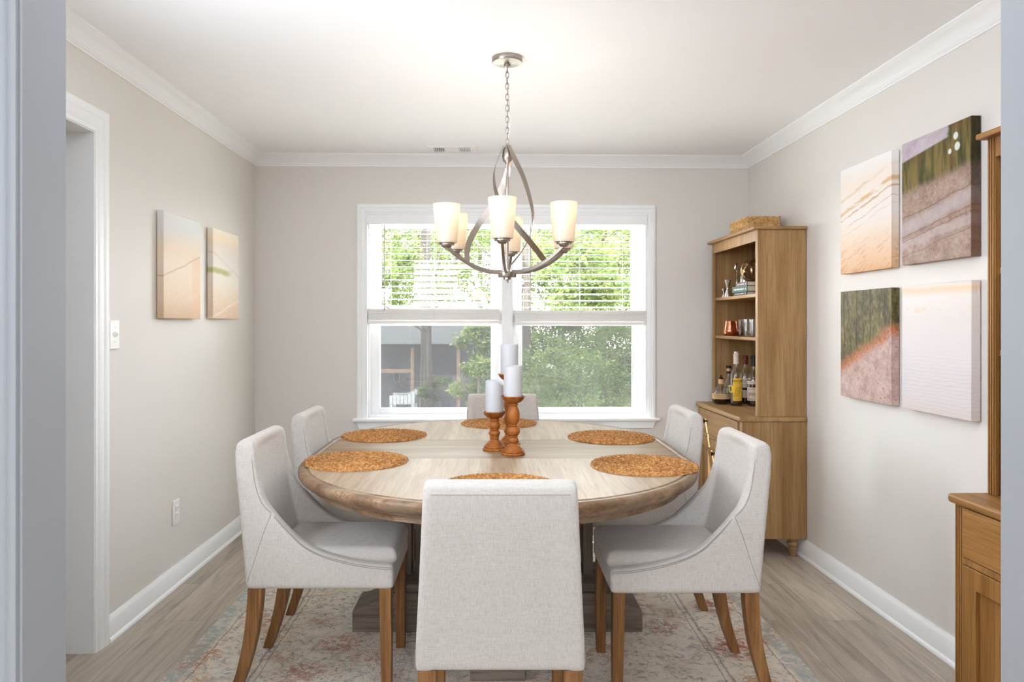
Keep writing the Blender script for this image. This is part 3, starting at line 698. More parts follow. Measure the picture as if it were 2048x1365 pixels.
# ------------------------------------------------------------------ dining chairs (origin on the floor under the seat; the back at +y)
CH = .876
def cw(z):                                       # half width
    q = min(max((z-.42)/(CH-.42), 0), 1); return .2215 - .026*q**.9
side = [(0, .372), (.504, .372), (.512, .46), (.524, .57), (.538, .69), (.548, .78), (.551, .83), (.546, .862), (.530, .876), (.505, .876), (.487, .866), (.480, .845),
        (.474, .79), (.463, .73), (.450, .685), (.432, .652), (.414, .630), (.388, .600), (.355, .567), (.317, .532), (.27, .506), (.22, .488), (.15, .471), (.08, .460), (0, .454)]
def chair_mesh():
    mb = MB()
    n = len(side)
    for s in (-1, 1):
        V = []
        for ins in (0, .046):
            for a, z in side: V.append((s*(cw(z)-ins), a-.252, z))
        mb.add(V, [tuple(range(n)), tuple(range(n, 2*n))] + [(k, (k+1) % n, n+(k+1) % n, n+k) for k in range(n)])
    # back between the side panels (inner face scooped)
    bk = [(.42, .40), (.504, .374), (.512, .46), (.524, .57), (.538, .69), (.548, .78), (.551, .83), (.546, .862), (.530, .876), (.505, .876), (.487, .866), (.480, .845), (.472, .77), (.455, .66), (.435, .56), (.42, .49)]
    n = len(bk); K = 9; rows = []
    for k in range(K):
        q = -1 + 2*k/(K-1); e = .016*(q*q-1)
        rows.append([((cw(z)-.012)*q, a-.252 - (e if i >= 11 or i == 0 else 0)*1.0, z) for i, (a, z) in enumerate(bk)])
    mb.add([p for r in rows for p in r], [tuple(range(n)), tuple(range((K-1)*n, K*n))] + [(i*n+k, i*n+(k+1) % n, (i+1)*n+(k+1) % n, (i+1)*n+k) for i in range(K-1) for k in range(n)])
    # seat box
    w = .2215 - .012
    mb.box(-w, w, -.252, .20, .373, .452)
    o = mb.build('tmp', None)
    bv = o.modifiers.new('b', 'BEVEL'); bv.width = .011; bv.segments = 3; bv.limit_method = 'ANGLE'; bv.angle_limit = R(50)
    r = o.modifiers.new('r', 'REMESH'); r.mode = 'VOXEL'; r.voxel_size = .0062; r.adaptivity = 0
    s = o.modifiers.new('s', 'SMOOTH'); s.iterations = 8; s.factor = .5
    dg = bpy.context.evaluated_depsgraph_get(); me = bpy.data.meshes.new_from_object(o.evaluated_get(dg)); bpy.data.objects.remove(o)
    me.name = 'upholstered_shell'; me.materials.clear(); me.materials.append(M['linen'])
    for p in me.polygons: p.use_smooth = True
    return me
def cushion_mb(w, l0, l1, z0, z1):
    """rounded slab, crowned"""
    mb = MB(); NX, NY = 36, 40; 
    def pt(i, j, top):
        u = -1 + 2*i/NX; v = -1 + 2*j/NY
        def sq(q): return math.copysign(abs(q)**.8, q)
        e = max(abs(u), abs(v)); 
        r = (1 - max(0, (e-.84)/.16)**2)
        crown = .010*(1-u*u)*(1-v*v)
        # rounded corners in plan
        x = u*w; y = (l0+l1)/2 + v*(l1-l0)/2
        k = 1 - .03*max(0, (abs(u)*abs(v)-.7)/.3)**1.0
        x *= k; y = (l0+l1)/2 + (y-(l0+l1)/2)*k
        zm = (z0+z1)/2; hh = (z1-z0)/2
        z = zm + (hh*(.10 + .90*sqrt(max(r, 0))) + crown if top else -hh*(.35+.65*sqrt(max(r, 0))))
        return (x, y, z)
    V = [pt(i, j, True) for j in range(NY+1) for i in range(NX+1)] + [pt(i, j, False) for j in range(NY+1) for i in range(NX+1)]
    n = NX+1; o = n*(NY+1); f = []
    for j in range(NY):
        for i in range(NX):
            a = j*n+i; f.append((a, a+1, a+n+1, a+n)); f.append((o+a, o+a+n, o+a+n+1, o+a+1))
    edge = [i for i in range(n)] + [j*n+NX for j in range(1, NY+1)] + [NY*n+i for i in range(NX-1, -1, -1)] + [j*n for j in range(NY-1, 0, -1)]
    for k in range(len(edge)):
        a, b = edge[k], edge[(k+1) % len(edge)]; f.append((a, o+a, o+b, b))
    return mb.add(V, f)
def smooth_path(pts, n=60):
    P = [Vector(p) for p in pts]; out = []
    for i in range(len(P)-1):
        p0, p1, p2, p3 = P[max(i-1, 0)], P[i], P[i+1], P[min(i+2, len(P)-1)]
        for k in range(6):
            q = k/6; out.append(.5*((2*p1) + (p2-p0)*q + (2*p0-5*p1+4*p2-p3)*q*q + (3*p1-p0-3*p2+p3)*q**3))
    return out + [P[-1]]
shell_me = chair_mesh()
def leg_pts(front, s):
    if front: return [(s*.193, -.222, .374, .021), (s*.192, -.224, .20, .0195), (s*.190, -.226, 0, .0165)]
    return [(s*.190, .222, .376, .024), (s*.190, .227, .30, .0235), (s*.190, .240, .20, .022), (s*.190, .264, .10, .0195), (s*.190, .284, .04, .018), (s*.190, .298, 0, .017)]
def make_chair(label):
    t = thing('dining_chair', label, 'chair', group='linen dining chairs around the table')
    sh = bpy.data.objects.new('upholstered_shell', shell_me); C.objects.link(sh); sh.parent = t
    cu = cushion_mb(.180, -.262, .185, .440, .500).build('seat_cushion', M['linen'], t)
    for p in cu.data.polygons: p.use_smooth = True
    for front in (True, False):
        for s in (-1, 1):
            b = MB(); P = leg_pts(front, s)
            Q = smooth_path([p[:3] for p in P]); rr = [p[3] for p in P]
            fr = []; 
            for i in range(len(Q)): fr.append((Vector((1, 0, 0)), Vector((0, 1, 0))))
            n = len(P)-1; vs = []
            for i, q in enumerate(Q):
                f = i/6; k = min(int(f), n-1); r = rr[k] + (rr[k+1]-rr[k])*(f-k)
                z = q.z
                vs += [(q.x-r, q.y-r, z), (q.x+r, q.y-r, z), (q.x+r, q.y+r, z), (q.x-r, q.y+r, z)]
            m = len(Q); fs = [(3,2,1,0), tuple(range((m-1)*4, m*4))] + [(i*4+k, i*4+(k+1) % 4, (i+1)*4+(k+1) % 4, (i+1)*4+k) for i in range(m-1) for k in range(4)]
            b.add(vs, fs); b.build('leg', M['chair_leg'], t, bevel=.002)
    # stitched seams
    b = MB(); e = .0012
    for s in (-1, 1):
        def P(a, z, o=0): return (s*(cw(z)+e+o-.0012), a-.252, z)
        armtop = [(.414, .630), (.388, .600), (.355, .567), (.317, .532), (.27, .506), (.22, .488), (.15, .471), (.08, .460), (.012, .455)]
        for off in (.010, .017):
            b.tube(smooth_path([P(a-off*.55, z-off*.9) for a, z in armtop]), .0012, 5, False)
        b.tube(smooth_path([P(.420, .626), P(.445, .56), P(.470, .48), P(.497, .40)]), .0011, 5, False)
        b.tube(smooth_path([P(.418, .630), P(.452, .664), P(.474, .72), P(.486, .79), (s*(cw(.85)-.004), .496-.252, .852)]), .0012, 5, False)
    b.tube([(-(cw(.86)-.020), .2995, .845), (0, .3, .845), (cw(.86)-.020, .2995, .845)], .0012, 5, False)
    b.build('stitching', M['thread'], t)
    return t
ch = make_chair('linen dining chair in the foreground, its back turned to the viewer')
ch.location = (.02, 2.165, RUGZ); ch.rotation_euler = (0, 0, R(180))
dup(ch, 'linen dining chair at the left front of the table, nearer the doorway', (-.588, 2.733, RUGZ), R(90))
dup(ch, 'linen dining chair at the left rear of the table, behind another chair', (-.590, 3.44, RUGZ), R(90))
dup(ch, 'linen dining chair at the right front of the table, before the oak cabinet', (.646, 2.69, RUGZ), R(-90))
dup(ch, 'linen dining chair at the right rear of the table, nearest the cabinet drawers', (.644, 3.49, RUGZ), R(-90))
dup(ch, 'linen dining chair at the far end of the table, under the window', (.057, 3.950, RUGZ), 0)

# ------------------------------------------------------------------ woven placemats
def placemat_mesh(seed):
    rng = random.Random(seed); NR, NT, turns = 90, 480, 9; Rm = .2; vs = []; fs = []
    for i in range(NR+1):
        q = i/NR
        for k in range(NT):
            th = 2*pi*k/NT; ph = q*turns - th/(2*pi)
            rr = q*Rm*(1 + .006*sin(3*th+seed) + .008*q*sin(26*th + seed))
            ridge = abs(sin(pi*ph)); 
            br = .5+.5*sin(th*max(6, round(q*78)) + (1 if int(ph) % 2 else -1)*2.0*pi*(ph % 1) + 1.7*int(ph))
            z = .0025 + .0075*ridge**.7*(.40+.60*br) + rng.uniform(0, .0004)
            if i == NR: z = .0005
            vs.append((rr*cos(th), rr*sin(th), z))
    for i in range(NR):
        for k in range(NT):
            l = (k+1) % NT; fs.append((i*NT+k, i*NT+l, (i+1)*NT+l, (i+1)*NT+k))
    fs.append(tuple(reversed(range(NR*NT, (NR+1)*NT))))
    return MB().add(vs, fs)
pm = placemat_mesh(3).build('placemat', M['jute'], smooth=True, loc=(.569, 2.775, TZ))
for p in pm.data.polygons: p.use_smooth = True
tag(pm, 'round braided jute placemat at the right front of the table', 'placemat', 'braided placemats on the table')
for k, (x, y, lab) in enumerate(((-.527, 2.865, 'left front of the table'), (.554, 3.458, 'right rear of the table'), (-.514, 3.515, 'left rear of the table'),
                  (.032, 3.935, 'far end of the table, behind the candle holders'), (.02, 2.405, 'near end of the table, mostly hidden by the front chair'))):
    c = pm.copy(); C.objects.link(c); c.location = (x, y, TZ); c.rotation_euler = (0, 0, 1.1*k+.6); c['label'] = 'braided jute placemat at the ' + lab

# ------------------------------------------------------------------ candle holders and candles
def holder(lab, x, y, h, mids, clab, cd, chh, seed, tilt=0):
    t = thing('candle_holder', lab, 'candle holder', (x, y, TZ), seed, 'turned candle holders on the table')
    base = [(0, 0), (.049, 0), (.050, .004), (.048, .008), (.044, .010), (.046, .013), (.045, .017), (.040, .020), (.038, .024), (.026, .036), (.020, .041), (.0195, .046)]
    n = len(mids); z0, z1 = .046, h-.042; body = []
    for i, (f0, f1, r) in enumerate(mids):
        a, c = z0+(z1-z0)*f0, z0+(z1-z0)*f1
        for k in range(9):
            q = k/8; body.append((.0165 + (r-.0165)*sin(pi*q)**.8, a + (c-a)*q))
        if i < n-1: body += [(.0195, c+.001), (.0205, c+.003), (.0195, c+.005)]
    top = [(.0205, h-.040), (.0215, h-.036), (.018, h-.031)]
    bowl = [(.020, h-.030), (.034, h-.024), (.043, h-.014), (.047, h-.006), (.050, h-.004), (.050, h), (.046, h), (.043, h-.006), (0, h-.007)]
    MB().lathe(base + body + top + [(.016, h-.030), (0, h-.030)], 40).build('turned_stem', M['holder'], t, smooth=True)
    MB().lathe([(0, h-.0295)] + bowl, 40).build('cup', M['holder'], t, smooth=True)
    c = thing('pillar_candle', clab, 'candle', (x, y, TZ+h-.006), 0, 'white candles on the holders')
    r = cd/2; rng = random.Random(int(seed*10)); N = 40; pr = []
    zz = [(0, 0), (r*.985, 0), (r, .003), (r, chh*.3), (r*.995, chh*.6), (r, chh-.003), (r*.975, chh), (r*.90, chh-.001), (r*.6, chh-.008), (0, chh-.011)]
    b = MB()
    vs = []; 
    for i, (rr, z) in enumerate(zz):
        for k in range(N):
            q = 2*pi*k/N; dz = 0
            if i >= 5: dz = .002*sin(q+seed) + .0015*sin(2*q+seed*3) - tilt*max(0, cos(q + .3))**3
            f = 1 + (.012*sin(3*q+seed)*(z/chh) if 0 < i < 9 else 0)
            vs.append((rr*f*cos(q), rr*f*sin(q), z + dz))
    b.add(vs, [(i*N+k, i*N+(k+1) % N, (i+1)*N+(k+1) % N, (i+1)*N+k) for i in range(len(zz)-1) for k in range(N)] + [tuple(reversed(range(N)))])
    b.build('wax_body', M['wax'], c, smooth=True)
    MB().tube([(0, 0, chh-.02), (.001, 0, chh-.010), (.002, .001, chh-.006)], .0012, 6).build('wick', M['wick'], c)
holder('medium candle holder of turned amber wood standing in front', .084, 3.022, .239, [(0, .16, .022), (.19, .46, .0285), (.50, 1, .0275)], 'white pillar candle on the front medium holder', .0755, .128, .4)
holder('shortest candle holder of turned amber wood, left of the other two', .008, 3.13, .163, [(0, .12, .020), (.16, .50, .0245), (.56, 1, .0245)], 'white pillar candle with a sloping burnt top on the shortest holder', .076, .136, 1.3, .022)
holder('tallest candle holder of turned amber wood, behind the other two', .074, 3.27, .312, [(0, .14, .024), (.17, .40, .0255), (.44, .72, .0255), (.76, 1, .024)], 'white pillar candle on the tallest holder, highest of the three', .078, .136, 2.1)

# ------------------------------------------------------------------ chandelier
KX, KY = .061, 3.08
t = thing('chandelier', 'brushed nickel chandelier with six frosted glass shades above the dining table', 'chandelier', (KX, KY, ZC)); z0 = ZC
def Z(z): return z - z0
MB().lathe([(0, Z(ZC)), (.063, Z(ZC)), (.0635, Z(ZC-.004)), (.063, Z(ZC-.017)), (.060, Z(ZC-.021)), (.020, Z(ZC-.026)), (.013, Z(ZC-.027)), (.013, Z(ZC-.036)), (.006, Z(ZC-.040)), (0, Z(ZC-.040))], 40).build('canopy', M['nickel'], t, smooth=True)
b = MB(); zt, zb = ZC-.036, 2.035; L = .038; n = 14; st = (zt-zb)/n
for i in range(n):
    zc = zt - st*(i+.5); pts = []; ax = i % 2
    for k in range(14):
        q = 2*pi*k/14; u = .0065*cos(q); w = (st*.66)*sin(q)
        pts.append((u if ax else .0012, .0012 if ax else u, Z(zc+w)))
    b.tube(pts, .0018, 6, closed=True)
b.build('chain', M['nickel'], t, smooth=True)
MB().tube(smooth_path([(.004, 0, Z(ZC-.03)), (-.004, .003, Z(2.32)), (.005, -.003, Z(2.24)), (.010, -.002, Z(2.17)), (.012, .002, Z(2.12)), (.004, .002, Z(2.06)), (0, 0, Z(2.02))]), .0016, 6).build('cord', M['steel'], t)
MB().lathe([(0, Z(2.040)), (.006, Z(2.038)), (.007, Z(2.028)), (.010, Z(2.024)), (.018, Z(2.010)), (.021, Z(1.985)), (.018, Z(1.965)), (.008, Z(1.954)), (.0062, Z(1.950)), (.0062, Z(1.51)), (0, Z(1.51))], 24).build('stem', M['nickel'], t, smooth=True)
MB().lathe([(0, Z(1.458)), (.005, Z(1.458)), (.006, Z(1.468)), (.005, Z(1.470)), (.016, Z(1.472)), (.016, Z(1.480)), (.037, Z(1.481)), (.039, Z(1.484)), (.039, Z(1.502)), (.036, Z(1.505)), (.012, Z(1.507)), (.010, Z(1.515)), (0, Z(1.515))], 32).build('hub', M['nickel'], t, smooth=True)
ANG = [-95+60*k for k in range(6)]; RR = .27
shade_prof_o = [(.0405, 0), (.0415, .004), (.0430, .02), (.0465, .06), (.0505, .105), (.0545, .150), (.0550, .155)]
for a in ANG:
    ca, sa = cos(R(a)), sin(R(a)); b = MB()
    P = smooth_path([(.028, 0, Z(1.503)), (.07, 0, Z(1.504)), (.12, 0, Z(1.513)), (.175, 0, Z(1.533)), (.225, 0, Z(1.562)), (.258, 0, Z(1.588)), (.270, 0, Z(1.603))])
    V = []; m = len(P)
    for i, p in enumerate(P):
        tn = (P[min(i+1, m-1)] - P[max(i-1, 0)]).normalized(); nn = Vector((-tn.z, 0, tn.x))
        for w, h in ((-.006, -.0068), (.006, -.0068), (.006, .0068), (-.006, .0068)):
            q = p + nn*h; V.append((q.x*ca - w*sa, q.x*sa + w*ca, q.z))
    b.add(V, [(3,2,1,0), tuple(range((m-1)*4, m*4))] + [(i*4+k, i*4+(k+1) % 4, (i+1)*4+(k+1) % 4, (i+1)*4+k) for i in range(m-1) for k in range(4)])
    arm = b.build('arm', M['nickel'], t, bevel=.0012)
    cx, cy = RR*ca, RR*sa
    MB().lathe([(0, Z(1.592)), (.012, Z(1.592)), (.020, Z(1.598)), (.021, Z(1.602)), (.030, Z(1.603)), (.031, Z(1.607)), (.030, Z(1.610)), (.033, Z(1.611)), (.033, Z(1.615)), (0, Z(1.616))], 28, cx, cy).build('socket_cup', M['nickel'], arm, smooth=True)
    pr = [(r, Z(1.612)+z) for r, z in shade_prof_o]; inn = [(r-.003, z) for r, z in reversed(pr)]
    MB().lathe([(.006, Z(1.6125))] + pr + inn[:-1] + [(.0375, Z(1.616)), (.006, Z(1.616))], 40, cx, cy).build('glass_shade', M['shade'], arm, smooth=True)
    MB().ball((cx, cy, Z(1.712)), .017, 1.25, 16, 10).lathe([(.010, Z(1.617)), (.011, Z(1.66)), (.009, Z(1.700))], 12, cx, cy).build('bulb', M['bulb'], arm, smooth=True)
    ld = bpy.data.lights.new('bulb_light', 'POINT'); ld.energy = LAMP; ld.color = (1, .96, .915); ld.shadow_soft_size = .02
    lo = bpy.data.objects.new('bulb_light', ld); C.objects.link(lo); lo.parent = t; lo.location = (cx, cy, Z(1.745))
for a0 in (180, 300, 60):                        # three ribbons spiralling down from the apex
    m = 40; P = []; W = []
    key = [(0, .012), (.08, .032), (.23, .064), (.45, .095), (.66, .134), (.85, .162), (1, .180)]
    for i in range(m+1):
        s = i/m
        for (s0, r0), (s1, r1) in zip(key, key[1:]):
            if s <= s1 + 1e-9: r = r0 + (r1-r0)*(s-s0)/(s1-s0); break
        an = R(a0 + 145*s**1.05); z = 2.030 - .487*s
        P.append(Vector((r*cos(an), r*sin(an), Z(z))))
    for _ in range(3): P = [P[0]] + [(P[i-1]+2*P[i]+P[i+1])/4 for i in range(1, m)] + [P[-1]]
    V = []
    for i, p in enumerate(P):
        tn = (P[min(i+1, m)] - P[max(i-1, 0)]).normalized(); na = R(a0 + 60*i/m); rad = Vector((cos(na), sin(na), 0))
        nr = (rad - tn*rad.dot(tn)).normalized(); wd = tn.cross(nr); hw = .0125*min(1, .6 + 4*i/m)
        for w, h in ((-hw, -.0012), (hw, -.0012), (hw, .0012), (-hw, .0012)): V.append(p + wd*w + nr*h)
    MB().add(V, [(3,2,1,0), tuple(range(m*4, (m+1)*4))] + [(i*4+k, i*4+(k+1) % 4, (i+1)*4+(k+1) % 4, (i+1)*4+k) for i in range(m) for k in range(4)]).build('ribbon', M['nickel'], t, smooth=True)
# ------------------------------------------------------------------ cabinets on the right wall
# local frame: x across (seen from the room; + is nearer the viewer), y into the wall (0 = wall), z up
def frontpanel(mb, x0, x1, z0, z1, y, fr, dep=.012):
    mb.box(x0, x0+fr, y-.018, y, z0, z1).box(x1-fr, x1, y-.018, y, z0, z1).box(x0+fr, x1-fr, y-.018, y, z0, z0+fr).box(x0+fr, x1-fr, y-.018, y, z1-fr, z1).box(x0+fr, x1-fr, y-.018+dep, y, z0+fr, z1-fr)
def cabinet(lab, yc, w, dep, hdep, ht, wd, wdh, wdi, shelves, flute):
    t = thing('hutch_cabinet', lab, 'cabinet', (xr(yc), yc, 0), R(-90)+RA, 'oak hutches along the right wall')
    g = .004; zt = .777; hw = w/2
    b = MB(); b.box(-hw+.012, -hw+.032, -dep+.02, -g, .108, zt-.028).box(hw-.032, hw-.012, -dep+.02, -g, .108, zt-.028).box(-hw+.032, hw-.032, -.016, -g, .108, zt-.028).box(-hw+.032, hw-.032, -dep+.03, -.016, .108, .128)
    b.build('base_carcass', wd, t, bevel=.0015)
    b = MB()
    for s in (-1, 1):
        x0, x1 = sorted((s*(hw-.012), s*(hw-.056)))
        b.box(x0, x1, -dep+.018, -dep+.03, .108, zt-.028)
        if flute:
            for k in range(4): b.box(x0+.005+k*.0105, x0+.0105+k*.0105, -dep+.0145, -dep+.018, .115, zt-.034)
    b.box(-hw+.056, hw-.056, -dep+.0125, -dep+.03, .5785, .5975); b.box(-hw+.056, hw-.056, -dep+.02, -dep+.03, .108, .130)
    b.build('face_frame', wd, t, bevel=.0015)
    MB().box(-hw, hw, -dep, -g, zt-.028, zt).build('counter', wdh, t, bevel=.010, seg=4)
    x0, x1 = -hw+.058, hw-.058; d = MB().box(x0, x1, -dep+.010, -dep+.026, .600, zt-.032).build('drawer', wdh, t, bevel=.002)
    for kx in ((0.0,) if flute else (x0+.16, x1-.16)):
        b = MB(); b.lathe([(0, 0), (.008, 0), (.005, .006), (.005, .014), (.012, .018), (.013, .022), (.010, .026), (0, .027)], 16)
        b.v = [(kx + x, -dep+.010 - z, .676 + y) for x, y, z in b.v]; b.build('knob', M['knob'], d, smooth=True)
    for a0, a1, kx in ((x0, -.0015, -.03), (.0015, x1, .03)):
        b = MB(); frontpanel(b, a0, a1, .132, .576, -dep+.028, .058); d = b.build('door', wd, t, bevel=.002)
        b = MB(); b.lathe([(0, 0), (.008, 0), (.005, .006), (.005, .014), (.012, .018), (.013, .022), (.010, .026), (0, .027)], 16)
        b.v = [(kx + x, -dep+.010 - z, .50 + y) for x, y, z in b.v]; b.build('knob', M['knob'], d, smooth=True)
    for sx in (-1, 1):
        for y in (-dep+.06, -.062):
            MB().lathe([(0, 0), (.015, 0), (.017, .004), (.022, .040), (.025, .046), (.019, .052), (.028, .062), (.031, .072), (.026, .082), (.020, .086), (.027, .092), (.027, .1075), (0, .1075)], 24, sx*(hw-.058), y).build('foot', wd, t, smooth=True)
    # hutch
    b = MB(); x0, x1 = -hw+.016, hw-.016
    for a0 in (x0, x1-.018): MB().box(a0, a0+.018, -hdep+.012, -g, zt, ht-.018).build('side_panel', wd, t, bevel=.0015)
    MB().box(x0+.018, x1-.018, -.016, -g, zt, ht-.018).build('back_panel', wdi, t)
    b = MB()
    for s in (0, 1):
        a0 = x0 if s == 0 else x1-.034
        b.box(a0, a0+.034, -hdep, -hdep+.012, zt, ht-.018)
        if flute:
            for k in range(3): b.box(a0+.004+k*.010, a0+.0095+k*.010, -hdep-.0035, -hdep, zt, ht-.018)
    b.box(x0+.034, x1-.034, -hdep, -hdep+.012, ht-.078, ht-.018)
    b.build('hutch_frame', wd, t, bevel=.0015)
    MB().box(-hw, hw, -hdep-.028, -g, ht-.018, ht).build('cornice', wdh, t, bevel=.005, seg=3)
    for z in shelves: MB().box(x0+.0185, x1-.0185, -hdep+.012, -.017, z-.018, z).build('shelf', wdh, t, bevel=.001)
    return t
HT = 1.822
cabinet('tall oak hutch cabinet with open shelves in the far right corner', 4.453, .827, .378, .272, HT, M['oak'], M['oak_h'], M['oak_in'], (1.455, 1.211), False)
cabinet('honey oak hutch cabinet at the right edge, nearest the viewer', 1.838, .827, .377, .262, 1.862, M['honey'], M['honey_h'], M['honey_in'], (1.455, 1.211), True)

# ------------------------------------------------------------------ things on the corner cabinet
S1, S2, SB = 1.4552, 1.2112, .7772
CR = R(-90)+RA
# basket
bx, by = xr(4.445)-.145, 4.44
t = thing('wicker_basket', 'low rectangular woven seagrass basket on top of the corner cabinet', 'basket', (bx, by, HT), R(-90)+RA)
BW, BD, BH = .30, .19, .088
b = MB()
b.box(-BW/2+.008, BW/2-.008, -BD/2+.008, BD/2-.008, 0, .006)
for x0, x1, y0, y1 in ((-BW/2+.004, BW/2-.004, -BD/2+.004, -BD/2+.010), (-BW/2+.004, BW/2-.004, BD/2-.010, BD/2-.004), (-BW/2+.004, -BW/2+.010, -BD/2, BD/2), (BW/2-.010, BW/2-.004, -BD/2+.004, BD/2-.004)):
    b.box(x0, x1, y0, y1, 0, BH-.006)
rows = 4; rng = random.Random(5)
def strand(c, ax, tilt, L, r):
    pts = []; rr = []
    for k in range(7):
        q = -1 + k/3; pts.append((c[0] + ax[0]*q*L*cos(tilt), c[1] + ax[1]*q*L*cos(tilt), c[2] + q*L*sin(tilt))); rr.append(r*max(.15, (1-q*q))**.6)
    b.tube(pts, rr, 6)
for row in range(rows):
    z = .012 + row*(BH-.016)/rows + .006
    for ax, ln, off in (((1, 0), BW, 1), ((1, 0), BW, -1), ((0, 1), BD, 1), ((0, 1), BD, -1)):
        m = int(ln/.0155)
        for k in range(m):
            u = -ln/2 + (k+.5)*ln/m
            c = (u, off*(BD/2-.004), z) if ax[0] else (off*(BW/2-.004), u, z)
            strand(c, ax, (.95 if row % 2 else -.95) + rng.uniform(-.12, .12), .0145, .0062)
b.build('woven_body', M['seagrass'], t, smooth=True)
b = MB()
for off in (-1, 1):
    for k in range(22):
        u = -BW/2 + (k+.5)*BW/22; strand((u, off*(BD/2-.003), BH-.004), (1, 0), .35, .014, .006)
    for k in range(14):
        u = -BD/2 + (k+.5)*BD/14; strand((off*(BW/2-.003), u, BH-.004), (0, 1), .35, .014, .006)
b.build('rim', M['seagrass'], t, smooth=True)

def lathe_thing(name, lab, cat, x, y, z, prof, mat, group=None, n=32, fac=None):
    o = MB().lathe(prof, n, fac=fac).build(name, mat, smooth=True, loc=(x, y, z)); tag(o, lab, cat, group); return o
jig = lambda r1, r2, h, k: [(0, 0), (r1, 0), (r1*.93, h*.12), (r1*.42, h*k-.004), (r1*.36, h*k), (r1*.42, h*k+.004), (r2*.95, h*.95), (r2, h), (r2-.0015, h), (r1*.34, h*k+.012), (0, h*k+.01)]
lathe_thing('jigger', 'tall steel double jigger standing on the top shelf, left of the books', 'jigger', 1.482, 4.66, S1, jig(.021, .021, .108, .52), M['steel'], 'steel jiggers on the top shelf')
lathe_thing('jigger', 'small steel jigger on the top shelf, leftmost beside the tall one', 'jigger', 1.482, 4.735, S1, jig(.015, .016, .056, .5), M['steel'], 'steel jiggers on the top shelf')
# books lying flat, spines to the room
def book(lab, xf, y, z, w, d, h, mat, rz, strip):
    t = thing('book', lab, 'book', (xf, y, z), CR+rz, 'books stacked on the top shelf')
    MB().box(-w/2, w/2, 0, d, 0, .0022).box(-w/2, w/2, 0, d, h-.0022, h).box(-w/2, w/2, -.0015, .0025, 0, h).build('cover', mat, t, bevel=.0008)
    MB().box(-w/2+.004, w/2-.004, .0026, d-.004, .0023, h-.0023).build('pages', M['paper'], t)
    rng = random.Random(len(lab)); b = MB(); x = -w/2+.03
    while x < w/2-.05:
        l = rng.uniform(.0022, .0060); e = rng.uniform(.05, .16)*h; b.box(x, x+l, -.0022, -.0014, h*.36, h*.56+e*.4); x += l+rng.choice((.0018, .0018, .0022, .006))
    b.box(w/2-.026, w/2-.016, -.0022, -.0014, h*.32, h*.62)
    b.build('spine_lettering', M['bookink'], t)
by = 4.395
book('thin charcoal book lying at the bottom of the shelf stack', 1.470, by, S1, .225, .185, .020, M['book_d'], 0, 1)
book('green book lying in the middle of the shelf stack', 1.466, by-.004, S1+.0201, .235, .19, .033, M['book_g'], .02, 1)
book('mauve grey book lying on top of the shelf stack, under the ring sphere', 1.474, by-.012, S1+.0532, .205, .175, .025, M['book_m'], -.03, 1)
zb = S1+.0783
# ring sphere
ox, oy, orad = 1.535, 4.385, .066
t = thing('ring_sphere', 'brass openwork sphere of interlocking rings standing on the stacked books', 'ornament', (ox, oy, zb))
for k, (tx, tzr) in enumerate(((90, 10), (90, 70), (62, -40), (118, 30), (40, 100))):
    m = Matrix.Rotation(R(tzr), 3, 'Z') @ Matrix.Rotation(R(tx), 3, 'X'); b = MB(); V = []; N = 48; rr = orad-.003*(k % 3)
    for i in range(N):
        q = 2*pi*i/N
        for dr, dz in ((-.0012, -.0042), (.0012, -.0042), (.0012, .0042), (-.0012, .0042)):
            p = m @ Vector(((rr+dr)*cos(q), (rr+dr)*sin(q), dz)); V.append((p.x, p.y, p.z + orad + .001))
    b.add(V, [(i*4+j, i*4+(j+1) % 4, ((i+1) % N)*4+(j+1) % 4, ((i+1) % N)*4+j) for i in range(N) for j in range(4)])
    b.build('ring', M['brass'], t, smooth=True)
# shaker behind the books and bar spoon
t = thing('cocktail_shaker', 'polished steel cocktail shaker standing behind the ring sphere', 'shaker', (1.616, 4.742, S1))
MB().lathe([(0, 0), (.026, 0), (.029, .004), (.034, .10), (.035, .125), (.033, .128), (0, .128)], 28).build('body', M['steel'], t, smooth=True)
MB().lathe([(0, .128), (.0345, .1285), (.034, .136), (.022, .156), (.016, .160), (.016, .172), (0, .172)], 28).build('shoulder', M['steel'], t, smooth=True)
MB().lathe([(0, .172), (.018, .1725), (.019, .190), (.017, .200), (.008, .204), (0, .205)], 24).build('cap', M['steel'], t, smooth=True)
t = thing('bar_spoon', 'long twisted steel bar spoon standing upright behind the books', 'spoon', (1.525, 4.62, S1))
b = MB(); pts = []
for k in range(50):
    z = .006 + .165*k/49; pts.append((.0012*cos(z*260), .0012*sin(z*260), z))
b.tube(pts, .0022, 6); b.lathe([(0, 0), (.011, 0), (.012, .003), (.004, .008), (0, .009)], 16); b.build('twisted_handle', M['steel'], t, smooth=True)
b = MB(); b.ball((0, 0, 0), .011, 2.0, 16, 12)
b.v = [(x*.95 + .18*z - .004, y*.45, z + .188) for x, y, z in b.v]; b.build('bowl', M['steel'], t, smooth=True)
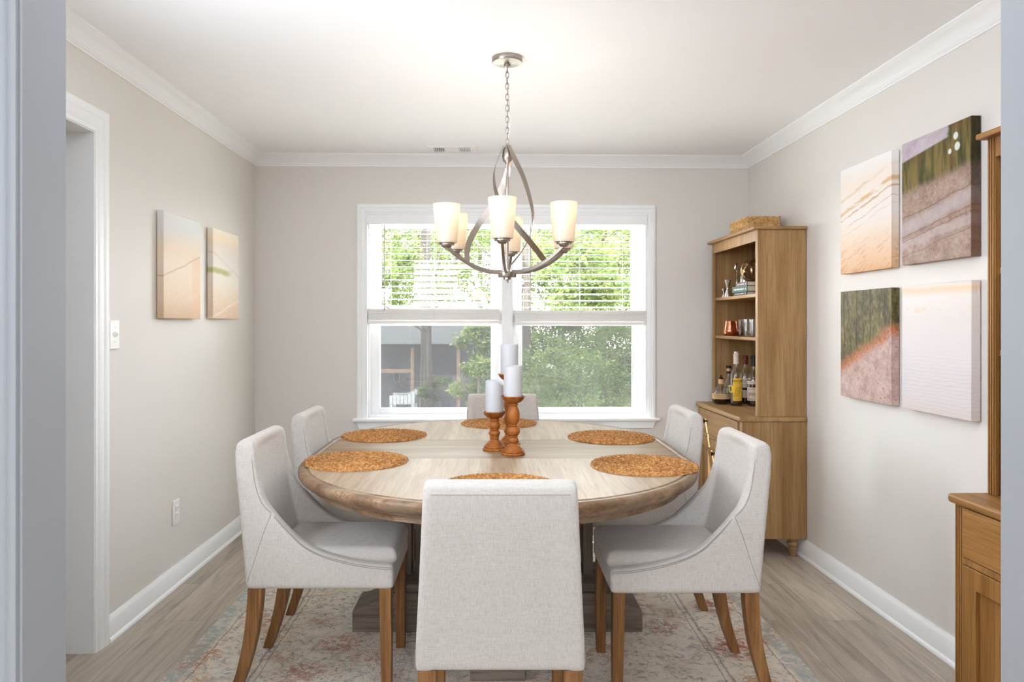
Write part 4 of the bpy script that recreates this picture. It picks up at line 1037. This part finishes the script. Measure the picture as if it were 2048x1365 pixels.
# copper tumblers, glass tumblers
cup = [(0, 0), (.030, 0), (.038, .006), (.043, .022), (.043, .034), (.036, .066), (.031, .092), (.029, .092), (.034, .066), (.041, .032), (.036, .008), (0, .004)]
lathe_thing('copper_tumbler', 'polished copper stemless tumbler on the middle shelf, in front', 'tumbler', 1.505, 4.69, S2, cup, M['copper'], 'copper tumblers on the middle shelf')
lathe_thing('copper_tumbler', 'polished copper stemless tumbler on the middle shelf, half hidden behind the other', 'tumbler', 1.57, 4.76, S2, cup, M['copper'], 'copper tumblers on the middle shelf')
gl = [(0, 0), (.036, 0), (.038, .003), (.041, .102), (.0385, .102), (.036, .022), (0, .020)]
fc = lambda q, z: 1 + (.028*cos(10*q) if .004 < z < .085 else 0)
for x, y, lab in ((1.512, 4.43, 'leftmost, beside the copper tumblers'), (1.512, 4.325, 'second from the copper tumblers'), (1.60, 4.375, 'behind the gap between two others'), (1.515, 4.225, 'partly hidden by the cabinet side')):
    lathe_thing('glass_tumbler', 'clear cut glass tumbler on the middle shelf, ' + lab, 'glass', x, y, S2, gl, M['glass'], 'cut glass tumblers on the middle shelf', 40, fc)
# bottles
def bottle(lab, x, y, prof, fill, parts, name='spirit_bottle', face=-165):
    """prof: outer profile; fill: liquid height; parts: (name, material, profile)"""
    t = thing(name, lab, 'bottle', (x, y, SB), R(face), 'spirit bottles on the cabinet counter')
    inner = [(max(r-.003, 0), z) for r, z in reversed(prof) if z > .008] + [(0, .006)]
    MB().lathe(prof + inner, 36).build('glass_body', M['glass'], t, smooth=True)
    liq = [(0, .0065)] + [(r-.0038, max(z, .0065)) for r, z in prof if z <= fill and r > .01]
    liq += [(liq[-1][0], fill), (0, fill)]; MB().lathe(liq, 32).build('liquid', M['whiskey'], t, smooth=True)
    for nm, mt, pr in parts: MB().lathe(pr, 28).build(nm, mt, t, smooth=True)
    return t
def wrap_label(t, nm, mat, r0, r1, z0, z1, a0, a1, off=.0008, n=20):
    V = []; 
    for i in range(n+1):
        q = R(a0 + (a1-a0)*i/n)
        for z, r in ((z0, r0), (z1, r1)):
            for e in (off, off+.0006): V.append(((r+e)*cos(q), (r+e)*sin(q), z))
    f = []
    for i in range(n):
        a = i*4; c = a+4
        f += [(a, c, c+2, a+2), (a+1, a+3, c+3, c+1), (a, a+1, c+1, c), (a+2, c+2, c+3, a+3)]
    f += [(0, 2, 3, 1), (n*4, n*4+1, n*4+3, n*4+2)]
    return MB().add(V, f).build(nm, mat, t, smooth=True)
def dashes(t, nm, mat, r, rows, a0, a1, seed, hh=.0016):
    hh *= .62
    rng = random.Random(seed); b = MB()
    for z in rows:
        a = a0
        while a < a1-2:
            l = rng.uniform(2, 5); e = min(a+l, a1); V = []
            for i in range(4):
                q = R(a + (e-a)*i/3)
                for zz in (z-hh, z+hh):
                    for k in (.0015, .0019): V.append(((r+k)*cos(q), (r+k)*sin(q), zz))
            f = [(i*4, i*4+4, i*4+6, i*4+2) for i in range(3)] + [(i*4+1, i*4+3, i*4+7, i*4+5) for i in range(3)]
            b.add(V, f); a = e + 1.6
    return b.build(nm, mat, t)
# the local +x axis of each bottle faces the viewer (face angle -> direction of the label centre)
def facing(x, y): return math.degrees(atan2(-y, -x))
p = [(0, 0), (.034, 0), (.046, .008), (.056, .026), (.0585, .045), (.057, .064), (.048, .086), (.033, .104), (.020, .116), (.0145, .124), (.0140, .140)]
t = bottle('squat round bottle with a kraft label and stopper, leftmost on the counter', 1.452, 4.70, p, .048, [('stopper', M['cork'], [(0, .128), (.0165, .128), (.0175, .132), (.0175, .158), (0, .158)]), ('finial', M['black'], [(0, .158), (.011, .159), (.016, .163), (.010, .169), (.005, .173), (.007, .178), (.004, .184), (0, .185)])], face=facing(1.452, 4.70))
wrap_label(t, 'label', M['kraft'], .0585, .0575, .036, .068, -68, 68); dashes(t, 'label_print', M['ink'], .0583, (.044, .050, .056, .062), -48, 48, 2, .0011)
p = [(0, 0), (.036, 0), (.046, .008), (.053, .026), (.054, .050), (.052, .085), (.045, .115), (.030, .150), (.017, .168), (.0135, .176), (.0130, .200)]
t = bottle('clear round-shouldered bottle with dark stopper behind the squat bottle', 1.525, 4.778, [(q*.86, z) for q, z in p[:9]] + p[9:], .052, [('neck_band', M['black'], [(.0135, .188), (.0150, .189), (.0150, .203), (.0135, .204)]), ('cork', M['cork'], [(0, .196), (.0125, .197), (.0125, .222), (0, .222)]), ('stopper', M['black'], [(0, .222), (.0165, .2225), (.0165, .240), (0, .241)])], face=facing(1.525, 4.778))
p = [(0, 0), (.036, 0), (.039, .004), (.0395, .02), (.0395, .185), (.037, .203), (.029, .218), (.020, .228), (.0175, .236), (.0165, .262), (.0150, .29), (.0145, .322)]
t = bottle('tall bottle with a bright yellow label and pale capsule at the front', 1.520, 4.615, p, .088, [('capsule', M['pinkwax'], [(.0168, .258), (.0180, .259), (.0165, .290), (.0160, .312), (.0185, .314), (.0185, .322), (.0135, .326), (.0130, .336), (0, .337)])], face=facing(1.52, 4.615))
wrap_label(t, 'yellow_label', M['yellow'], .0395, .0395, .032, .172, -28, 52)
wrap_label(t, 'side_label', M['yellow'], .0395, .0395, .082, .126, -80, -26); wrap_label(t, 'seal', M['green'], .0401, .0401, .090, .120, -66, -42)
dashes(t, 'label_print', M['ink'], .0395, (.142, .046, .040), -20, 46, 8, .0009)
def bent_text(t, txt, size, r, z, ac, mat, slant=0):
    cu = bpy.data.curves.new('lettering', 'FONT'); cu.body = txt; cu.size = size; cu.align_x = 'CENTER'; cu.extrude = .0002; cu.offset = size*.02
    o = bpy.data.objects.new('tmp', cu); C.objects.link(o); dg = bpy.context.evaluated_depsgraph_get(); dg.update()
    me = bpy.data.meshes.new_from_object(o.evaluated_get(dg)); bpy.data.objects.remove(o)
    for v in me.vertices:
        x, y, e = v.co; a = R(ac) + x/r; v.co = ((r+.0016+e)*cos(a), (r+.0016+e)*sin(a), z + y + x*slant)
    me.materials.clear(); me.materials.append(mat); o = bpy.data.objects.new('lettering', me); C.objects.link(o); o.parent = t
bent_text(t, 'TAYLOR', .0165, .0395, .150, 12, M['ink'])
b = MB()
for k in range(3):                                # the slanting signature
    pts = []
    for i in range(40):
        q = i/39; a = R(-20 + 18*k + 26*q + 6*sin(q*40)); z = .056 + .064*q + .006*sin(q*37+k)
        pts.append(((.0411)*cos(a), (.0411)*sin(a), z))
    b.tube(pts, .0005, 4)
b.build('signature', M['ink'], t)
p = [(0, 0), (.037, 0), (.040, .004), (.0405, .02), (.0405, .175), (.036, .196), (.024, .216), (.0165, .226), (.0150, .24), (.0145, .286)]
t = bottle('dark bottle with burgundy foil and pale labels behind the yellow-labelled one', 1.615, 4.73, p, .12, [('foil', M['redwax'], [(.0150, .250), (.0160, .251), (.0155, .280), (.019, .282), (.019, .304), (.016, .307), (0, .307)])], face=facing(1.615, 4.73))
wrap_label(t, 'label', M['cream'], .0405, .0405, .105, .165, -60, 60); wrap_label(t, 'lower_label', M['cream'], .0405, .0405, .040, .088, -60, 60)
dashes(t, 'label_print', M['ink'], .0405, (.150, .140, .126, .115), -45, 45, 4, .0022); dashes(t, 'label_print', M['redink'], .0405, (.076, .064, .052), -45, 45, 5, .0018)
p = [(0, 0), (.037, 0), (.0405, .004), (.041, .02), (.041, .160), (.037, .182), (.026, .206), (.0175, .222), (.0155, .236), (.0150, .285)]
t = bottle('dark bottle with two cream labels and black capsule, rightmost on the counter', 1.625, 4.60, p, .16, [('capsule', M['black'], [(.0155, .245), (.0170, .246), (.0165, .290), (.0185, .292), (.0185, .308), (.014, .311), (0, .311)])], face=facing(1.625, 4.60))
wrap_label(t, 'neck_label', M['cream'], .041, .041, .136, .156, -70, 70); wrap_label(t, 'label', M['cream'], .041, .041, .034, .116, -70, 70)
dashes(t, 'label_print', M['ink'], .041, (.146, .108, .102, .046, .040), -50, 50, 6, .0012); dashes(t, 'label_print', M['redink'], .041, (.080, .070), -45, 45, 7, .004)
# ------------------------------------------------------------------ outdoors
GZ = -.75
struct(MB().box(-40, 40, 5.3, 60, GZ-.3, GZ).build('ground', M['soil']))
struct(MB().box(-6, 6, 5.3, 9.0, GZ, GZ+.03).build('bounce_slab', M['slab_pale']))  # added slab, never in view, bounces daylight up through the window
def leaves(mb, rng, c, rad, n, size, shell=.55, clumps=0):
    cl = []
    for _ in range(clumps):
        while True:
            p = Vector((rng.uniform(-1, 1), rng.uniform(-1, 1), rng.uniform(-1, 1)))
            if .25 < p.length < 1: break
        cl.append(p)
    for _ in range(int(n*1.9)):
        if clumps:
            q = rng.choice(cl); p = q + Vector((rng.gauss(0, 1), rng.gauss(0, 1), rng.gauss(0, .7)))*.16
        else:
            p = Vector((rng.gauss(0, 1), rng.gauss(0, 1), rng.gauss(0, 1))).normalized()*(shell + (1-shell)*rng.random())
        o = Vector((c[0] + p.x*rad[0], c[1] + p.y*rad[1], c[2] + p.z*rad[2]))
        if o.z < GZ: continue
        a = Vector((rng.gauss(0, 1), rng.gauss(0, 1), rng.gauss(-.2, .6))).normalized(); up = Vector((rng.gauss(0, .5), rng.gauss(0, .5), 1)).normalized()
        bvec = a.cross(up)
        if bvec.length < .1: continue
        bvec.normalize(); s = size*.66*rng.uniform(.6, 1.25); k = len(mb.v); nn = a.cross(bvec)
        mb.v += [tuple(o - a*s*.5), tuple(o + bvec*s*.28 + nn*s*.06), tuple(o + a*s*.55), tuple(o - bvec*s*.28 + nn*s*.06)]
        mb.f.append((k, k+1, k+2, k+3))
def raw(mb, name, mat, parent):
    me = bpy.data.meshes.new(name); me.from_pydata(mb.v, [], mb.f); me.materials.append(mat); o = bpy.data.objects.new(name, me); C.objects.link(o); o.parent = parent; return o
def trunk_mb(rng, r, h, lean=(0, 0), branches=5, x=0, y=0):
    b = MB(); P = []; rr = []
    for i in range(9):
        q = i/8; P.append((x + lean[0]*q*h + rng.uniform(-.3, .3)*r, y + lean[1]*q*h, q*h)); rr.append(r*(1.25-.25*min(1, q*5))*(1-.55*q))
    b.tube(P, rr, 10)
    for k in range(branches):
        q = .35 + .6*(k+rng.random())/branches; p0 = Vector(P[min(8, int(q*8))]); a = rng.uniform(0, 6.28); L = h*rng.uniform(.2, .38)
        d = Vector((cos(a), sin(a), rng.uniform(.4, 1.0)))
        b.tube([p0, p0 + d*L*.4 + Vector((0, 0, .05*L)), p0 + d*L + Vector((0, 0, .2*L))], [r*.38, r*.26, r*.10], 6)
    return b
def tree(lab, px, d, r, h, crowns, seed, mat, lean=(0, 0), lsize=.12, branches=6, group='trees outside the window'):
    rng = random.Random(seed); x = PX(px, d)
    t = thing('tree', lab, 'tree', (x, d, GZ), 0, group)
    trunk_mb(rng, r, h, lean, branches).build('trunk', M['bark'], t, smooth=True)
    b = MB()
    for (cx, cy, cz, rx, ry, rz, n, clumps) in crowns: leaves(b, rng, (cx, cy, cz - GZ), (rx, ry, rz), n, lsize, clumps=clumps)
    b.v = [(v[0], v[1], v[2]) for v in b.v]; raw(b, 'foliage', mat, t)
def shrub(lab, px, py, d, rad, n, seed, mat, lsize=.1, clumps=14):
    rng = random.Random(seed); x = PX(px, d); zc = PZ(py, d)
    t = thing('shrub', lab, 'shrub', (x, d, GZ), 0, 'shrubs outside the window')
    b = MB()
    for k in range(6):
        a = rng.uniform(0, 6.28); e = Vector((rad[0]*.6*cos(a), rad[1]*.6*sin(a), zc-GZ+rad[2]*rng.uniform(-.3, .5)))
        b.tube([(0, 0, 0), tuple(e*.5 + Vector((0, 0, .1))), tuple(e)], [.03, .02, .008], 6)
    b.build('stem', M['bark'], t)
    b = MB(); leaves(b, rng, (0, 0, zc-GZ), rad, n, lsize, clumps=clumps); raw(b, 'foliage', mat, t)
# crowns are given relative to the trunk, heights above the house's ground
tree('grey-trunked tree seen through the left blind', 848, 13, .085, 7.5, [(-.7, .6, 3.2, 1.6, 1.2, 1.0, 3000, 26), (.5, .9, 2.6, 1.2, .8, .8, 1800, 18), (0, 0, 5.2, 2.4, 2, 1.4, 2500, 20)], 1, M['leaf'])
tree('nearest dark-barked tree seen behind the centre mullion', 1056, 9, .062, 6.5, [(.9, .5, 2.05, 1.0, .7, .55, 2600, 22), (-.2, .4, 3.9, 1.5, 1.3, 1.0, 1800, 16)], 2, M['leaf'])
tree('slim tree in the middle of the right blind', 1204, 14, .09, 7, [(-.5, .3, 2.5, 1.4, 1.0, .9, 3200, 26), (.9, .5, 2.2, 1.0, .9, 1.1, 2600, 22), (.2, 0, 4.8, 2.2, 1.8, 1.4, 2000, 18)], 3, M['leaf'], (.01, 0))
tree('forked slender tree before the grey house', 862, 11, .05, 5.0, [(-1.0, .6, 2.4, .8, .7, .7, 1500, 14), (.5, .5, 3.2, 1.0, .9, .8, 1400, 14)], 4, M['leaf'], (-.012, 0), branches=3)
far = [(700, 24, 5.0), (790, 27, 5.8), (880, 24, 4.6), (960, 28, 5.6), (1040, 23, 4.6), (1120, 27, 5.8), (1200, 23, 4.8), (1290, 26, 5.4), (1370, 24, 5)]
names = ['leftmost', 'second from the left', 'third from the left', 'fourth from the left', 'in the middle', 'just right of the middle', 'third from the right', 'second from the right', 'rightmost']
for i, (px, d, h) in enumerate(far):
    tree('leafy tree in the far row behind the house, ' + names[i], px, d, .14, h+2.2, [(0, 0, 2.1, 1.9, 1.4, 1.9, 2200, 24), (0, .3, 4.6, 1.9, 1.5, 1.7, 2400, 24)], 20+i, M['leaf2'] if i % 3 == 1 else M['leaf'], lsize=.2, group='far row of trees outside the window')
shrub('dense green shrub filling the lower right pane, nearest the window', 1120, 775, 7.6, (.62, .5, .5), 2600, 31, M['leaf2'], .075, 30)
shrub('bright shrub at the right edge of the right pane', 1245, 730, 8.4, (.62, .5, .62), 3000, 32, M['leaf'], .08, 30)
shrub('pale drooping shrub high in the lower right pane, beside the tree trunk', 1108, 695, 9.8, (.5, .45, .36), 1500, 33, M['leaf'], .1, 16)
shrub('shadowy green shrub behind the others in the right pane', 1180, 715, 11.5, (1.1, .6, .9), 3600, 34, M['leaf2'], .1, 40)
shrub('light green shrub at the right of the left pane', 958, 755, 8.6, (.36, .4, .30), 1400, 35, M['leaf'], .075, 14)
shrub('feathery shrub hanging beside the mullion in the left pane', 968, 690, 9.2, (.30, .4, .36), 1300, 37, M['leaf'], .09, 12)
shrub('low shrub under the porch post in the left pane', 872, 782, 11.2, (.32, .3, .20), 800, 38, M['leaf2'], .08, 10)
# neighbouring house with its open porch
hd = 16.0
def hx(px): return PX(px, hd)
def hz(py): return PZ(py, hd)
t = thing('neighbouring_house', 'grey neighbouring house with a tan-beamed porch seen through the left window', 'building', (hx(845), hd, GZ))
def HB(*boxes):
    b = MB()
    for x0, x1, y0, y1, z0, z1 in boxes: b.box(x0-hx(845), x1-hx(845), y0-hd, y1-hd, z0-GZ, z1-GZ)
    return b
HB((hx(700), hx(985), hd+1.4, hd+4, GZ, hz(655))).build('wall', M['siding'], t)
b = MB(); b.prism([(-1.0, hz(692)-GZ), (4.2, hz(610)-GZ), (4.2, hz(604)-GZ), (-1.0, hz(686)-GZ)], hx(690)-hx(845), hx(950)-hx(845), lambda u, v, a: (a, u, v)); b.build('roof', M['shingle'], t)
HB((hx(700), hx(942), hd-.9, hd-.76, hz(694), hz(684))).build('porch_beam', M['beam'], t)
for p in (748, 833, 920): HB((hx(p-3), hx(p+3), hd-.88, hd-.78, GZ, hz(694))).build('porch_post', M['beam'], t)
HB((hx(700), hx(833), hd-.86, hd-.80, hz(741), hz(734))).build('porch_rail', M['beam'], t)
o = HB((hx(771), hx(784), hd+1.36, hd+1.40, hz(774), hz(752))).build('window', M['whitewood'], t)
HB((hx(772.5), hx(777), hd+1.35, hd+1.37, hz(772.5), hz(753.5)), (hx(778), hx(782.5), hd+1.35, hd+1.37, hz(772.5), hz(753.5))).build('pane', M['dark'], o)
HB((hx(930), hx(1058), hd+6, hd+6.3, hz(580), hz(558))).build('timber_gable_board', M['beam'], t)
HB((hx(934), hx(940), hd+6, hd+6.2, GZ, hz(580)), (hx(1048), hx(1054), hd+6, hd+6.2, GZ, hz(580))).build('gable_post', M['beam'], t)
pd = 10.5
t = thing('planter_box', 'white slatted planter box with a sloping end in the left pane', 'planter', (PX(805, pd), pd, GZ)); x0, x1 = PX(779, pd)-PX(805, pd), PX(812, pd)-PX(805, pd); x2 = PX(830, pd)-PX(805, pd)
za, zb_, zc = PZ(792, pd)-GZ, PZ(784, pd)-GZ, PZ(809, pd)-GZ
b = MB(); m = 7
for k in range(m):
    a0 = x0 + (x2-x0)*k/m; a1 = x0 + (x2-x0)*(k+1)/m - .006; top = za if a1 < x1 else za + (zb_-za)*(a1-x1)/(x2-x1)
    b.box(a0, a1, -.01, .01, zc, top); b.box(a0, a1, .40, .42, zc, top)
b.build('slats', M['whitewood'], t)
b = MB(); 
for x in (x0+.02, x2-.03):
    for y in (0.01, .39): b.box(x-.02, x+.02, y, y+.03, 0, zc)
b.build('leg', M['whitewood'], t)
MB().box(x0, x2, .01, .40, zc, za-.02).build('tub', M['siding'], t)

# ------------------------------------------------------------------ light
wd = bpy.data.worlds.new('World'); bpy.context.scene.world = wd; wd.use_nodes = True; nt = wd.node_tree
bg = nt.nodes['Background']; tc = nt.nodes.new('ShaderNodeTexCoord'); sp = nt.nodes.new('ShaderNodeSeparateXYZ'); rp = nt.nodes.new('ShaderNodeValToRGB')
nt.links.new(tc.outputs['Generated'], sp.inputs[0]); nt.links.new(sp.outputs[2], rp.inputs[0]); nt.links.new(rp.outputs[0], bg.inputs[0])
rp.color_ramp.elements[0].position = 0; rp.color_ramp.elements[0].color = (1, 1, 1, 1); rp.color_ramp.elements[1].position = .8; rp.color_ramp.elements[1].color = (.72, .86, 1, 1)
bg.inputs[1].default_value = SKY
def light(name, typ, loc, energy, color=(1, 1, 1), size=None, target=None, **kw):
    l = bpy.data.lights.new(name, typ); l.energy = energy; l.color = color
    if size: l.shape = 'RECTANGLE'; l.size, l.size_y = size
    for k, v in kw.items(): setattr(l, k, v)
    o = bpy.data.objects.new(name, l); C.objects.link(o); o.location = loc
    if target is not None: o.rotation_euler = (Vector(target) - Vector(loc)).to_track_quat('-Z', 'Y').to_euler()
    return o
s = light('sun', 'SUN', (0, 8, 6), SUN, (1, .94, .84), angle=R(.6)); s.rotation_euler = Vector((1.4, -1.0, -2.05)).to_track_quat('-Z', 'Y').to_euler()
light('hall_ceiling_fill', 'AREA', (-.1, .3, ZC-.02), HALL1, (.885, .955, 1.08), (1.6, .8), (0, .9, 0))  # added fill light, no fixture known here
light('hall_rear_fill', 'AREA', (-.55, -2.2, 1.92), HALL2, (.885, .955, 1.08), (2.6, .8), (0, 2.2, .8))  # added fill behind the camera, brightens the front chair and floor
light('left_side_fill', 'AREA', (-1.40, 1.62, 1.5), BOUNCE, (.885, .955, 1.08), (.26, .9), (1.5, 3.3, 2.2), spread=R(128))  # added fill hidden behind the near wall, for ceiling and right side
light('room_ceiling_fill', 'AREA', (.12, 1.9, ZC-.015), DOWN, (.885, .955, 1.08), (2.3, .8), (.12, 2.3, 0))  # added fill under the unseen front part of the ceiling
light('passage_fill', 'AREA', (-2.45, 2.5, ZC-.02), 1.0, (.96, .97, .98), (.8, .8), (-2.45, 2.5, 0))  # added unseen light for the doorway reveal
for i, (a, c) in enumerate(((737, 1002), (1026, 1289))):
    u0, u1 = BU(a), BU(c); o = light('window_portal', 'AREA', ((u0+u1)/2, BY + .2 + (u0+u1)/2*.024, 1.3), 1, (1, 1, 1), (u1-u0, 1.4), ((u0+u1)/2, 0, 1.3)); o.data.cycles.is_portal = True

cam = bpy.data.cameras.new('camera'); co = bpy.data.objects.new('camera', cam); C.objects.link(co)
cam.sensor_fit = 'HORIZONTAL'; cam.sensor_width = 36; cam.lens = 36*F/2048; cam.shift_x = (1024-CX)/2048; cam.shift_y = -(682.5-CY)/2048
cam.clip_start = .05; cam.clip_end = 200
co.location = (0, 0, H); co.rotation_euler = (R(90), 0, 0); bpy.context.scene.camera = co
sc = bpy.context.scene
sc.view_settings.view_transform = 'Standard'; sc.view_settings.look = 'None'; sc.view_settings.gamma = 1; sc.view_settings.use_curve_mapping = False
sc.view_settings.exposure = EXPO
sc.cycles.transparent_max_bounces = 24; sc.cycles.max_bounces = 12; sc.cycles.diffuse_bounces = 6
sc.cycles.use_denoising = True
